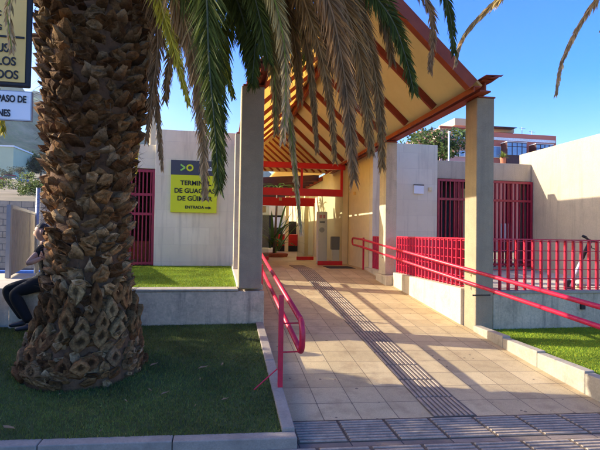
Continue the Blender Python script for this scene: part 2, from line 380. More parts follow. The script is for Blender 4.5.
for px, py in [(582, 306)]:
    p = at(px, py, 6.11)
    MB().box(p.x-.03, p.x+.04, 6.085, 6.118, p.z-.05, p.z+.03).build('outlet_box', M['black'], t)

# ------------------------------------------------------------ COLUMNS
def column(x0, x1, y0, y1, z0, z1, label, mt=None):
    t = thing('concrete_column', ((x0+x1)/2, (y0+y1)/2, z0), label, 'column', 'concrete columns carrying the canopy')
    mb = MB(); mb.box(x0, x1, y0, y1, z0, z1-.02); mb.build('shaft', mt or M['column'], t, bevel=.012)
    mb = MB(); mb.box(x0+.02, x1+.01, y0-.01, y1, z1-.02, z1); mb.build('cap_plate', M['rust'], t)
    return t
column(.23, .545, 6.185, 6.55, .836, 3.64, 'near left brownish concrete column standing on the low wall end')
column(3.655, 3.935, 6.04, 6.36, -.02, 3.66, 'near right concrete column at the foot of the red lattice, its left side lit')
column(.23, .50, 9.2, 9.5, .862, 3.64, 'slim left column farther along the ramp, just showing beside the near left one', M['pale_wall'])
column(3.485, 3.74, 9.3, 9.70, .732, 3.64, 'far right column on a small plinth, sunlit white stripe up its edge', M['pale_wall'])

# ------------------------------------------------------------ CANOPY
XL, XR, XM, ZE, ZR, YF, YB = .45, 3.45, 1.95, 3.74, 5.10, 5.85, 15.0
t = thing('canopy', (XM, 10, 3.6), 'steep gabled canopy with yellowish ceiling sheets and dark red rafters over the ramp', 'canopy')
nrm = Vector((ZR-ZE, 0, 1.5)).normalized()
for sgn, xe in ((1, XR), (-1, XL)):
    nv = Vector((sgn*nrm.x, 0, nrm.z))
    e = Vector((xe, 0, ZE))+nv*.06; r_ = Vector((XM, 0, ZR))+nv*.06
    e2, r2 = e+nv*.03, r_+nv*.03
    oh = .08 if sgn > 0 else .02; e = e + Vector((sgn*oh, 0, -oh*.9)); e2 = e2+Vector((sgn*oh, 0, -oh*.9))
    mb = MB(); mb.add([(p.x, y, p.z) for y in (YF-.05, YB) for p in (e, r_, r2, e2)], [(0, 1, 2, 3), (7, 6, 5, 4), (0, 4, 5, 1), (1, 5, 6, 2), (2, 6, 7, 3), (3, 7, 4, 0)])
    mb.build('roof_sheet', M['roof'], t)
    step = 1.147
    y = YF; k = 0
    while y < YB-.1:
        mb = MB(); a = Vector((xe, y, ZE)); b = Vector((XM+sgn*.03, y, ZR-.01)); wd = .12 if k == 0 else (.055 if sgn > 0 else .035)
        mb.beam(a, b, wd, (.11 if sgn > 0 else .07) if k else .16, up=nv); mb.build('rafter', M['rafter'] if k else M['rust'], t)
        y += step; k += 1
    # eave: channel and I-beam
    x0 = XR if sgn > 0 else XL+.10
    mb = MB(); mb.box(min(x0, x0+sgn*.10), max(x0, x0+sgn*.10), YF-.08, YB, ZE-.05, ZE-.03); mb.box(x0-.008, x0+.008, YF-.08, YB, ZE-.11, ZE-.052); mb.build('gutter', M['rust'], t)
    xc = x0+.22 if sgn > 0 else .40
    xw = (min(xc, xc+sgn*.0)-.085, xc+.085)
    mb = MB(); mb.box(xw[0], xw[1], YF-.0, YB, 3.662, 3.684); mb.box(xc-.012, xc+.012, YF-.0, YB, 3.685, 3.80); mb.box(xw[0], xw[1], YF-.06, YB, 3.801, 3.82); mb.build('eave_beam', M['rust'], t)
mb = MB(); mb.prism([(XM-.22, ZR-.04), (XM, ZR+.17), (XM+.22, ZR-.04), (XM+.22, ZR+.0), (XM, ZR+.20), (XM-.22, ZR+.0)], YF-.07, YB+.05); mb.build('ridge_cap', M['rust'], t)
mb = MB(); mb.box(XM-.035, XM+.035, YF-.02, YB, ZR-.14, ZR+.10); mb.build('ridge_beam', M['rafter'], t)
# torn flashing at the right eave tip
mb = MB(); mb.hexa([(3.56, 5.66, 3.823), (3.78, 5.68, 3.828), (3.80, 5.95, 3.823), (3.56, 5.95, 3.823)], [(3.56, 5.66, 3.835), (3.79, 5.67, 3.85), (3.82, 5.95, 3.835), (3.56, 5.95, 3.835)]); mb.add([(3.62, 5.66, 3.80), (3.74, 5.58, 3.79), (3.80, 5.62, 3.84), (3.70, 5.75, 3.822)], [(0, 1, 2, 3)]); mb.build('flashing', M['rafter'], t)
# tie beams
mb = MB(); mb.box(XL-.1, 3.56, 12.86, 12.96, 3.50, 3.66); mb.build('tie_beam', M['redbeam'], t)
# gable end: dark bars imitate the roof's shadow stripes over cream sheet
mb = MB(); mb.prism([(XL-.05, 3.66), (XR+.05, 3.66), (XR+.05, 3.80), (XM, ZR+.11), (XL-.05, 3.80)], YB-.03, YB-.01); mb.build('gable_sheet', M['cream'], t)
mb = MB()
sl_ = (ZR-ZE)/1.5
for k in range(13):
    xb = XL+.25+k*.235          # stripes run down to the right, parallel to the right slope
    xa = (sl_*xb + 3.68 - ZE + sl_*XL)/(2*sl_)
    za = ZE+sl_*(xa-XL)
    mb.beam((xa, YB-.07, za-.03), (xb, YB-.07, 3.69), .05, .05, up=(0, 1, 0))
mb.build('shadow_stripe', M['rafter'], t)

# ------------------------------------------------------------ TERMINAL BUILDING
t = thing('terminal_building', (4, 14, .7), 'low grey bus terminal with red barred openings and glazed entrance above the ramp', 'building')
FY = 10.8
def wbox(*a, name='wall', m='plaster', bevel=.01): mb = MB(); mb.box(*a); return mb.build(name, M[m], t, bevel=bevel)
# left wing
wbox(-1.55, .345, FY, 11.05, .78, 3.97)
wbox(-3.1, -1.56, FY+.12, 11.05, 3.06, 3.62); wbox(-3.1, -2.35, FY+.12, 11.05, .78, 3.055)
wbox(.12, .345, 11.06, 26, .3, 3.62); wbox(-3.1, .11, 11.06, 26, 3.45, 3.58, name='roof_slab')
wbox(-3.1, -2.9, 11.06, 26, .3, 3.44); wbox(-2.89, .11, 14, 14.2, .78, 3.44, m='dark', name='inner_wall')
MB().prism([(-.62, 3.6), (1.0, 3.6), (1.0, 5.55), (.93, 5.55)], 15.1, 15.35).build('gable_wall', M['plaster'], t)
# right wing
wbox(3.70, 5.44, FY, 11.05, .70, 3.93)
wbox(5.445, 8.2, FY+.1, 11.05, 3.09, 3.56, m='rough_render')
wbox(5.445, 8.2, FY+.2, 11.05, .70, .80, name='threshold')
wbox(3.70, 3.95, 11.06, 28, .3, 3.80, m='cream'); wbox(3.96, 8.2, 11.06, 26, 3.4, 3.5, name='roof_slab')
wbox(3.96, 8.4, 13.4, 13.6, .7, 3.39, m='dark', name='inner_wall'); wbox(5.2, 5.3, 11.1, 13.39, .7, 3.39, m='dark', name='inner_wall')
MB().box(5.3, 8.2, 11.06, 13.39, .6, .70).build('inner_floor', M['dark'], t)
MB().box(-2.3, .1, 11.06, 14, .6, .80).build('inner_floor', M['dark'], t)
wbox(3.50, 3.69, 12.95, 13.2, .70, 3.65, m='cream', name='pilaster')
# back of the hall
wbox(-3, 9, 28, 28.3, .3, 2.7, m='dark', name='back_glazing'); wbox(-3, 9, 27.8, 28.3, 2.72, 4.7, m='cream', name='fascia')
for x, y_ in ((3.0, 21.5), (3.3, 18)):
    wbox(x, x+.16, y_, y_+.2, .7, 3.4, m='cream', name='inner_column')
# barred openings
def grille(name, x0, x1, z0, z1, y, n, rails, label):
    gr = MB()
    for i in range(n+1):
        x = x0+(x1-x0)*i/n; gr.box(x-.013, x+.013, y-.045, y+.01, z0, z1)
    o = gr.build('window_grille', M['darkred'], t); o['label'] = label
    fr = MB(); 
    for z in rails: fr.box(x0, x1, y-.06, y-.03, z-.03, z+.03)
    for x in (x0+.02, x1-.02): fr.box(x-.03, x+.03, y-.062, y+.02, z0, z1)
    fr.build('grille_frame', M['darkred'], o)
    return o
grille('g', 5.47, 8.18, .80, 3.07, 10.88, 23, [.86, 2.55, 3.04], 'wide barred opening right of the grey block')
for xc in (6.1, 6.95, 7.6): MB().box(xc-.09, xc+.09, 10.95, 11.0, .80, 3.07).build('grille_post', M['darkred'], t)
MB().box(6.3, 6.6, 11.4, 11.42, 1.2, 2.9).build('curtain', M['cream'], t)
MB().box(6.72, 6.88, 11.4, 11.42, 1.2, 2.9).build('curtain', M['cream'], t)
p = at(505, 231, 10.92); MB().box(p.x-.11, p.x+.11, 10.93, 10.945, p.z-.2, p.z+.2).build('notice_sheet', M['white'], t)
grille('g', -2.34, -1.57, .82, 3.04, 10.94, 9, [.86, 2.0, 2.45, 3.0], 'barred opening behind the big palm trunk, left of the yellow sign')
MB().box(-2.3, -1.6, 11.7, 12.1, .8, 1.35).build('counter', M['orange'], t)
p = at(418.5, 189.5, 10.79); mb = MB(); mb.box(p.x-.13, p.x+.13, 10.76, 10.798, p.z-.11, p.z+.10); mb.build('notice_plate', M['white'], t)
mb = MB(); mb.box(p.x-.14, p.x+.14, 10.755, 10.798, p.z+.102, p.z+.125); mb.build('notice_plate_rim', M['dark'], t)
p = at(430, 189, 10.79); mb = MB(); mb.box(p.x-.04, p.x+.04, 10.75, 10.798, p.z-.05, p.z+.04); mb.build('junction_box', M['cream'], t)
p = at(359, 189, 12.3); mb = MB(); mb.box(3.64, 3.698, 12.2, 12.3, 2.72, 2.80); mb.build('wall_lamp', M['offwhite'], t)
# entrance frame
t2 = thing('entrance_frame', (2, 12.9, 2.4), 'bright red steel frame of beams and hangers above the glass entrance', 'frame')
MB().box(XL-.1, 3.49, 12.87, 12.95, 2.70, 2.91).build('beam', M['redbeam'], t2)
MB().box(3.43, 3.495, 12.875, 12.945, 2.912, 3.495).build('hanger', M['redbeam'], t2)
MB().box(2.23, 2.29, 12.875, 12.945, 2.912, 3.495).build('hanger', M['redbeam'], t2)
MB().box(XL-.1, 3.05, 14.9, 15.0, 2.52, 2.77).build('beam', M['redbeam'], t2)
MB().box(XL-.1, 3.6, 17.4, 17.5, 2.80, 3.0).build('beam', M['redbeam'], t2); MB().box(XL-.1, 3.6, 20.4, 20.5, 2.95, 3.15).build('beam', M['rust'], t2)
for px, py, yy in ((294, 189.5, 12.8), (280.5, 199, 14.83)):
    p = at(px, py, yy); MB().box(p.x-.045, p.x+.045, yy, yy+.068, p.z-.05, p.z+.05).build('lamp', M['tan'], t2)
def gpanel(x0, x1, y, label, z1=2.69, post=True):
    g_ = thing('glass_panel', ((x0+x1)/2, y, .71), label, 'glass panel', 'glass entrance panels')
    MB().box(x0, x1, y, y+.015, .82, z1).build('pane', M['glass'], g_)
    MB().box(x0-.01, x1+.01, y-.03, y+.04, .706, .82).build('base_rail', M['redbeam'], g_)
    return g_
g1 = gpanel(2.72, 3.42, 12.62, 'nearer glass entrance panel with red base rail, beside the right wall')
gpanel(2.5, 3.06, 15.0, 'farther glass entrance panel with red base rail, left of the nearer one', 2.5)
gpanel(1.0, 1.53, 14.95, 'glass entrance panel at the left, in front of the leafy plant', 2.5)
# open slatted pergola over the inner court
t3 = thing('pergola', (2, 19, 3.5), 'brown slatted pergola seen between the red entrance beams', 'pergola')
mb = MB()
for k in range(10): y = 17+k*.9; mb.beam((.4, y, 3.5), (3.65, y, 3.75), .05, .25)
mb.build('slat', M['brownframe'], t3)
mb = MB(); mb.box(.36, .42, 16.5, 26, 3.4, 3.5); mb.box(3.62, 3.68, 16.5, 26, 3.6, 3.75); mb.build('rail', M['rust'], t3)
mb = MB(); mb.box(1.9, 3.69, 15.1, 24, 3.86, 3.94); o_ = mb.build('roof_slab', M['roof'], t)  # slab added above the passage to shade it
# totem banner, bin, counter, poster
p = at(322, 215, 13.6)
t4 = thing('info_totem', (p.x, 13.6, .705), 'tall narrow white totem with pink marks behind the nearer glass panel', 'totem')
mb = MB(); mb.box(p.x-.17, p.x+.15, 13.5, 13.62, .706, 2.28); mb.build('board', M['white'], t4, bevel=.02)
mb = MB(); mb.box(p.x-.10, p.x-.02, 13.488, 13.498, 2.08, 2.18); mb.box(p.x+.02, p.x+.08, 13.488, 13.498, 2.08, 2.18); mb.build('pink_mark', M['red'], t4)
mb = MB(); mb.box(p.x-.09, p.x+.07, 13.488, 13.498, 1.93, 1.99); mb.build('dark_mark', M['charcoal'], t4)
mb = MB(); mb.lathe([(.08, 0), (.08, .012)], (0, 0, 0), 20); mb.v = [(p.x-.02+a, 13.497-c*.7, 1.72+b) for a, b, c in mb.v]; mb.build('grey_mark', M['grey_metal'], t4)
p = at(335.5, 243, 13.3)
t5 = thing('litter_bin', (p.x, 13.3, p.z-.25), 'dark box bin on a white pedestal near the right glass panel', 'bin')
mb = MB(); mb.box(p.x-.14, p.x+.14, 13.2, 13.4, p.z-.2, p.z+.2); mb.build('body', M['charcoal'], t5, bevel=.02)
mb = MB(); mb.box(p.x-.10, p.x+.10, 13.22, 13.38, .706, p.z-.202); mb.build('pedestal', M['white'], t5)
p = at(289, 244, 22)
t6 = thing('red_counter', (p.x, 22, .705), 'red and black counter at the back of the hall', 'counter')
mb = MB(); mb.box(p.x-.62, p.x+.5, 22, 22.4, .98, 1.55); mb.build('front', M['redbeam'], t6, bevel=.02)
mb = MB(); mb.box(p.x-.58, p.x+.46, 22.05, 22.35, .706, .978); mb.build('base', M['black'], t6)
mb = MB(); mb.box(p.x-.06, p.x+.42, 22.42, 22.47, 1.56, 2.2); mb.build('screen', M['black'], t6)
p = at(280, 222, 27.9)
mb = MB(); mb.box(p.x-.45, p.x+.45, 27.9, 27.95, p.z-.35, p.z+.3); tag(mb.build('poster', M['white']), 'pale poster on the dark back wall behind the leafy plant', 'poster')
p = at(263.5, 209, 18)
mb = MB(); mb.box(p.x-.15, p.x+.1, 18, 18.04, p.z-.14, p.z+.12); tag(mb.build('hanging_sign', M['offwhite']), 'small yellow-orange hanging panel just right of the left column', 'panel')
mb = MB(); mb.box(2.75, 3.45, 11.35, 12.1, .705, .717); tag(mb.build('floor_shade', M['mat'], bevel=.003), 'dark sheet standing in for the floor shade in front of the nearer glass panel', 'mat')  # thin dark sheet laid as painted shade on the floor

# right boundary wall
mb = MB(); mb.prism([(5.0, -.02), (11.4, -.02), (11.4, 3.90), (5.0, 3.93)], 8.21, 8.46, axis='X')
tag(mb.build('boundary_wall', M['rough_render']), 'tall rough pale wall at the right end of the courtyard, half in sun', 'wall')

# ------------------------------------------------------------ LEAFY PLANTS
def leaf_blade(m, base, d, L, w_, bend, col, seg=6):
    d = Vector(d).normalized(); side = d.cross(Vector((0, 0, 1)))
    if side.length < .05: side = Vector((1, 0, 0))
    side.normalize(); p = Vector(base); vs = []; dd = d.copy()
    for i in range(seg+1):
        s = i/seg; ww = w_*math.sin(math.pi*min(1, .08+s*.92))**.8 if i < seg else 0
        vs += [p-side*ww, p+side*ww]; p = p+dd*(L/seg); dd = (dd+Vector((0, 0, -bend/seg))).normalized()
    m.add(vs, [(2*i, 2*i+1, 2*i+3, 2*i+2) for i in range(seg)], col)
p = at(274, 252, 17)
t7 = thing('potted_plant', (p.x, 17, .705), 'tall leafy tropical plant in a red earth bed inside the entrance', 'plant')
mb = MB(); random.seed(3)
for i in range(34):
    a = random.uniform(0, 6.28); e = random.uniform(.35, 1.4); L = random.uniform(.7, 1.9)
    g_ = random.uniform(.7, 1.4)
    leaf_blade(mb, (p.x+random.uniform(-.2, .2), 17+random.uniform(-.2, .2), .85+random.uniform(0, .5)), (math.cos(a)*math.cos(e), math.sin(a)*math.cos(e), math.sin(e)), L, .055, 1.0, (.07*g_, .14*g_, .03*g_))
for i in range(12):
    a = random.uniform(0, 6.28); g_ = random.uniform(.8, 1.4)
    leaf_blade(mb, (p.x+.1, 17, 3.3), (math.cos(a), math.sin(a), .6), 1.0, .05, 1.3, (.08*g_, .17*g_, .03*g_))
mb.build('leaves', M['leaf'], t7)
mb = MB(); mb.tube([(p.x, 17, .8), (p.x+.05, 17, 2), (p.x+.1, 17, 3.35)], [.06, .045, .035], 8); mb.build('stem', M['bark'], t7, smooth=True)
mb = MB(); mb.lathe([(.5, 0), (.55, .12), (.45, .14)], (p.x, 17, .706)); mb.build('bed', M['soil'], t7)

# ------------------------------------------------------------ RAILINGS
def lattice(name, pts, z0a, z1, label, n_h=6, sp=.14, m='red'):
    t = thing(name, (*pts[0], z0a), label, 'railing', 'red lattice railings')
    mb = MB(); hb = MB(); tp = MB()
    for (xa, ya), (xb, yb) in zip(pts[:-1], pts[1:]):
        a = Vector((xa, ya, 0)); b = Vector((xb, yb, 0)); L = (b-a).length; d = (b-a)/L; nn = Vector((-d.y, d.x, 0)); n = max(1, round(L/sp))
        for i in range(n+1):
            p = a+d*L*i/n; M_ = Matrix((( d.x, nn.x, 0, p.x), (d.y, nn.y, 0, p.y), (0, 0, 1, 0), (0, 0, 0, 1)))
            mb.box(-.011, .011, -.026, .026, z0a, z1-.012, M_)
        for k in range(n_h):
            z = z0a+.03+(z1-z0a-.06)*k/(n_h-1)
            hb.beam(a+Vector((0, 0, z)), b+Vector((0, 0, z)), .012, .012)
        tp.beam(a+Vector((0, 0, z1)), b+Vector((0, 0, z1)), .05, .02)
    mb.build('bars', M[m], t); hb.build('crossbars', M[m], t); tp.build('top_rail', M[m], t)
    return t
lattice('railing', [(3.73, 6.42), (3.73, 9.2)], .80, 1.56, 'red lattice railing on the ramp side wall between the two right columns')
lattice('railing', [(3.73, 9.78), (3.73, 10.75)], .765, 1.55, 'short red lattice railing behind the far right column')
lattice('railing', [(4.02, 6.22), (9.5, 6.22)], .786, 1.56, 'long red lattice railing on the wall behind the right lawn')

def rail_loop(m, x, pts_up, pts_lo, r, zoff=0):
    m.tube(pts_up, r, 10); m.tube(pts_lo, r, 10)
def arc(p0, p1, bulge, n=8):     # half-loop joining the two rail ends
    p0 = Vector(p0); p1 = Vector(p1); c = (p0+p1)/2; r = (p0-p1)/2; bulge = Vector(bulge)
    return [c + r*math.cos(math.pi*i/n) + bulge*math.sin(math.pi*i/n) for i in range(n+1)]
t = thing('handrail', (3.5, 8, .5), 'long red double handrail sloping down along the right side of the ramp', 'handrail')
U = [Vector((3.5, 11.75, 1.50)), Vector((3.5, 11, 1.475)), Vector((3.5, 3.0, .905))]
Lo = [Vector((3.5, 3.0, .72)), Vector((3.5, 11, 1.285)), Vector((3.5, 11.75, 1.32))]
loop = arc(Lo[-1], U[0], (0, .1, 0))
mb = MB(); mb.tube(U, .026); mb.tube(Lo, .026); mb.tube(loop, .026); mb.tube(arc(U[-1], Lo[0], (0, -.1, 0)), .026); mb.build('rail', M['red'], t, smooth=True)
for yy, zt in ((11.02, 1.52), ):
    MB().box(3.53, 3.57, yy-.02, yy+.02, .70, zt).build('post', M['red'], t)
MB().box(3.545, 3.585, 3.1, 3.14, 0, .88).build('post', M['red'], t)
for yy in (6.2, 9.42):
    for dz in (0, -.19):
        z = .905+(yy-3)*.0713+dz
        mb = MB(); mb.tube([(3.5, yy, z-.01), (3.5, yy, z-.07), (3.56 if yy < 7 else 3.47, yy, z-.07)], .008, 6); mb.build('bracket', M['darkred'], t)
mb = MB(); mb.beam((3.60, 6.03, .74), (3.82, 5.93, .755), .02, .02); mb.build('bracket', M['black'], t)
t = thing('handrail', (.7, 5, .3), 'crimson double handrail with a rounded end at the left edge of the ramp', 'handrail')
def lz2(y, h): return .0975*(y-3.85)+h
U = [Vector((.72, 9.8, lz2(9.8, .77))), Vector((.72, 4.05, .80)), ]
Lo = [Vector((.72, 4.05, .54)), Vector((.72, 9.8, lz2(9.8, .53)))]
U[1].z = .815; Lo[0].z = .535
mb = MB(); mb.tube(U, .028); mb.tube(Lo, .028); mb.tube(arc(U[1], Lo[0], (0, -.10, 0), 10), .028); mb.build('rail', M['red'], t, smooth=True)
pp = at(278, 295, 4.15)
mb = MB(); mb.box(.53, .575, 4.13, 4.17, lz(4.15)-.08, pp.z); mb.build('post', M['red'], t, bevel=.004)
for yy, hs in ((7.0, 0), (9.4, 0)):
    MB().box(.60, .635, yy-.02, yy+.02, rampz(yy), lz2(yy, .80)).build('post', M['red'], t)
for z in (.765, .50):
    mb = MB(); mb.tube([(.57, 4.15, z), (.72, 4.15, z), (.72, 4.15, z+.045)], .008, 6); mb.build('bracket', M['red'], t)
# stray red rod lying against the post
mb = MB(); a = at(261, 399, 4.25); mb.tube([(.31, 4.12, lz(4.12)+.01), (.53, 4.2, lz(4.2)+.16)], .006, 6); tag(mb.build('rod', M['red']), 'thin red rod leaning out of the turf against the handrail post', 'rod')

# ------------------------------------------------------------ SIGNS
def text(s, x, y, z, size, m, parent, name='lettering', align='CENTER', bold=0, sx=1.0):
    c = bpy.data.curves.new('t', 'FONT'); c.body = s; c.size = size; c.align_x = align; c.align_y = 'CENTER'; c.extrude = .002; c.offset = bold
    o = bpy.data.objects.new('t', c); COL.objects.link(o)
    dg = bpy.context.evaluated_depsgraph_get(); dg.update()
    me = bpy.data.meshes.new_from_object(o.evaluated_get(dg)); bpy.data.objects.remove(o)
    me.transform(Matrix.Translation((x, y, z)) @ Matrix.Rotation(R(90), 4, 'X') @ Matrix.Diagonal((sx, 1, 1, 1)))
    me.transform(Matrix.Translation(-Vector(parent['_w'])))
    me.materials.clear(); me.materials.append(m)
    ob = bpy.data.objects.new(name, me); COL.objects.link(ob); ob.parent = parent; return ob
sx0, sx1, sz0, sz1 = -1.19, -.14, 2.05, 3.26
t = thing('terminal_sign', (-.66, 10.75, 2.05), 'lime yellow sign with dark header naming the bus terminal, on the grey wall', 'sign')
MB().box(sx0, sx1, 10.74, 10.795, sz0, sz1).build('panel', M['lime'], t, bevel=.004)
hz = sz1-.34
MB().box(sx0-.003, sx1+.003, 10.734, 10.742, hz, sz1+.002).build('header', M['charcoal'], t)
cxs = (sx0+sx1)/2; zc = (hz+sz1)/2
text('TERMINAL', cxs+.04, 10.735, 2.73, .15, M['black'], t, bold=.004)
text('DE GUAGUAS', cxs+.02, 10.735, 2.55, .15, M['black'], t, bold=.004)
text('DE GÜIMAR', cxs+.02, 10.735, 2.37, .15, M['black'], t, bold=.004)
text('ENTRADA', cxs+.02, 10.735, 2.17, .095, M['black'], t, bold=.003)
mb = MB(); mb.prism([(.20, -.014), (.28, -.014), (.28, -.04), (.345, 0), (.28, .04), (.28, .014), (.20, .014)], 10.733, 10.7385); mb.v = [(a+cxs+.06, b, c+2.165) for a, b, c in mb.v]; mb.build('arrow', M['black'], t)
text('titsa', cxs+.27, 10.732, zc, .17, M['white'], t, bold=.004)
mb = MB()
ring = [(cxs-.10+math.cos(k*math.pi/12)*r_, zc+math.sin(k*math.pi/12)*r_) for r_ in (.082, .045) for k in range(24)]
mb.add([(a, 10.728, b) for a, b in ring]+[(a, 10.733, b) for a, b in ring], [(k, (k+1) % 24, 24+(k+1) % 24, 24+k) for k in range(24)]+[(k, k+48, 48+(k+1) % 24, (k+1) % 24) for k in range(24)])
mb.build('ring_mark', M['lime'], t)
mb = MB(); mb.beam((cxs-.31, 10.731, zc+.07), (cxs-.21, 10.731, zc), .005, .035, up=(.57, 0, .82)); mb.beam((cxs-.31, 10.73, zc-.07), (cxs-.21, 10.73, zc), .005, .035, up=(-.57, 0, .82)); mb.build('chevron_mark', M['greenmark'], t)
# street sign pair at the upper left
t = thing('street_sign', (-1.7, 3.25, 0), 'sun-faded black-framed road sign above a white plate, cut by the left edge', 'sign')
yy = 3.2
MB().box(-2.15, -1.262, yy, yy+.03, 2.53, 3.45).build('frame', M['black'], t, bevel=.012)
MB().box(-2.12, -1.292, yy-.006, yy-.001, 2.56, 3.42).build('face', M['offwhite'], t)
MB().box(-2.12, -1.253, yy, yy+.02, 2.315, 2.50).build('plate', M['white'], t, bevel=.004)
MB().box(-2.125, -1.248, yy+.001, yy+.026, 2.31, 2.505).build('plate_rim', M['grey_metal'], t)
MB().tube([(-1.75, yy+.07, 0), (-1.75, yy+.07, 3.5)], .03, 12).build('post', M['grey_metal'], t, smooth=True)
def sgt(s, px, py, h):
    p = at(px, py, yy); text(s, p.x, yy-.009 if py < 90 else yy-.003, p.z, h, M['black'], t, align='RIGHT', bold=.0015, sx=.84 if py < 90 else .70)
sgt('US', 9.5, 49, .078); sgt('LOS', 16.5, 62.5, .078); sgt('DOS', 19, 76, .078); sgt('C', 2, 14, .05); sgt('G', 2.5, 28, .05)
p = at(25, 38.5, yy); MB().box(-2.1, p.x, yy-.012, yy-.0065, p.z-.006, p.z+.006).build('rule', M['black'], t)
sgt('L PASO DE', 26.5, 100, .062); sgt('NES', 10.5, 113.5, .062)

# ------------------------------------------------------------ PALMS
def catmull(P, n):
    P = [Vector(p) for p in P]; P = [P[0]*2-P[1]]+P+[P[-1]*2-P[-2]]; out = []
    for i in range(1, len(P)-2):
        for k in range(n):
            t_ = k/n; a, b, c, d = P[i-1:i+3]
            out.append(.5*((2*b)+(c-a)*t_+(2*a-5*b+4*c-d)*t_*t_+(3*b-a-3*c+d)*t_**3))
    out.append(P[-2]); return out
PAL = {'brown': (.32, .175, .055), 'dark': (.072, .088, .012), 'green': (.19, .21, .02), 'yellow': (.55, .45, .04), 'tan': (.50, .32, .15), 'purple': (.27, .145, .055)}
def frond(parent, P, kind='dark', L=.42, w_=.0068, dens=95, start=.25, spread=.62, face=None, label=None, tipc=None, droop=.25):
    pts = catmull(P, 10)
    ln = [0]
    for a, b in zip(pts[:-1], pts[1:]): ln.append(ln[-1]+(b-a).length)
    T = ln[-1]; n = int(T*dens*(1-start)); m = MB(); rng = random.Random(len(pts)*7+int(P[-1][0]*1000))
    base = PAL[kind]; tip_ = PAL[tipc] if tipc else base
    face = Vector(face).normalized() if face else Vector((-.2, -1, .1)).normalized()
    j = 0
    for i in range(n):
        s = start+(1-start)*(i+.5)/n; d = s*T
        while j < len(ln)-2 and ln[j+1] < d: j += 1
        f_ = (d-ln[j])/(ln[j+1]-ln[j]+1e-9); p = pts[j].lerp(pts[j+1], f_); tg = (pts[j+1]-pts[j]).normalized()
        sd = tg.cross(face)
        if sd.length < .1: sd = tg.cross(Vector((1, 0, 0)))
        sd.normalize(); nn = sd.cross(tg)
        q = (s-start)/(1-start); LL = L*(min(1, .35+q*3.0))*(1-.72*max(0, q-.35)/.65)
        for sg in (-1, 1):
            if rng.random() < .06: continue
            sp = spread*rng.uniform(.7, 1.25)*(1-.35*q)
            dr = (tg*math.cos(sp)+sd*sg*math.sin(sp)+nn*rng.uniform(-.4, .35)+Vector((0, 0, -droop*.4))).normalized()
            l_ = LL*rng.uniform(.55, 1.12); a = p; b = a+dr*l_*.5; dr2 = (dr+Vector((rng.uniform(-.08, .08), rng.uniform(-.08, .08), -droop))).normalized(); c = b+dr2*l_*.5
            wv = (nn*.6+tg*.8).cross(dr)
            wv = (dr.cross(nn)*rng.uniform(.5, 1)+nn*rng.uniform(-.6, .6)).normalized()*w_*rng.uniform(.7, 1.2)
            k = rng.uniform(.6, 1.45); cc = [base[x]*(1-q)+tip_[x]*q for x in range(3)]
            cc = tuple(x*k for x in cc); ct = tuple(min(.9, x*k*1.25+.01) for x in cc)
            m.add([a-wv*.5, a+wv*.5, b+wv, b-wv, c], [(0, 1, 2, 3), (3, 2, 4)], [cc, cc, cc, cc, ct])
    o = m.build('frond', M['frond'], parent)
    if label: o['label'] = label
    r_ = MB(); rc = tuple(x*1.6+.03 for x in base) if kind != 'dark' else (.16, .17, .09)
    r_.tube(pts, [max(.004, .022*(1-.8*l/T)) for l in ln], 6, rc); r_.build('midrib', M['frond'], o, smooth=True)
    return o

palm = thing('palm_tree', (TX, TY, lz(TY)-.05), 'massive date palm with stubby old leaf bases and drooping dry fronds, on the left turf', 'palm tree')
zb = lz(TY)-.08
D0 = 4.54
prof = [(388, 83, 55), (380, 81, 61), (360, 80, 60), (340, 81, 54), (318, 83, 49), (300, 84, 46), (270, 83, 42), (240, 84, 41.5), (210, 84, 43), (180, 85, 44.5), (140, 86, 46.5), (100, 90, 51), (50, 94, 55), (0, 96, 59), (-40, 97, 58), (-80, 97, 48)]
TP = []
for y_, x_, r_ in prof:
    p = at(x_+(3 if y_ > 330 or y_ < 60 else 6), y_, TY); TP.append((p.x, p.z, r_*D0/450))
TP[0] = (TP[0][0], zb, .60); TP.sort(key=lambda q: q[1])
def tprof(z):
    for a, b in zip(TP[:-1], TP[1:]):
        if z <= b[1]: 
            f_ = max(0, (z-a[1])/(b[1]-a[1])); return a[0]+(b[0]-a[0])*f_, a[2]+(b[2]-a[2])*f_
    return TP[-1][0], TP[-1][2]
def core(z, r):
    h = z-zb
    return r-(.05 if h < .3 else .05+.045*min(1, (h-.3)/.5))
mb = MB(); zs = [zb+(4.95-zb)*i/70 for i in range(71)]
pts = []; n = 40; vs = []
for i, z in enumerate(zs):
    cx_, r_ = tprof(z); r_ = core(z, r_)
    for k in range(n):
        a = 2*math.pi*k/n; rr = r_*(1+.06*noise.noise(Vector((math.cos(a)*4, math.sin(a)*4, z*6)))) + .01
        vs.append((cx_+rr*math.cos(a), TY+rr*math.sin(a), z))
mb.add(vs, [(i*n+k, i*n+(k+1) % n, (i+1)*n+(k+1) % n, (i+1)*n+k) for i in range(70) for k in range(n)]+[tuple(70*n+k for k in range(n))])
mb.build('trunk', M['trunk'], palm, smooth=True)
mb = MB(); rng = random.Random(11)
def surf(th, z, out):
    cx_, r_ = tprof(z); r_ = core(z, r_)+out
    return Vector((cx_+r_*math.cos(th), TY+r_*math.sin(th), z))
z = zb+.03; row = 0
brn = lambda a, k: tuple(c*k for c in a)
TN = [(.48, .25, .105), (.58, .34, .16), (.25, .125, .055), (.68, .45, .25), (.36, .18, .075), (.50, .29, .14)]
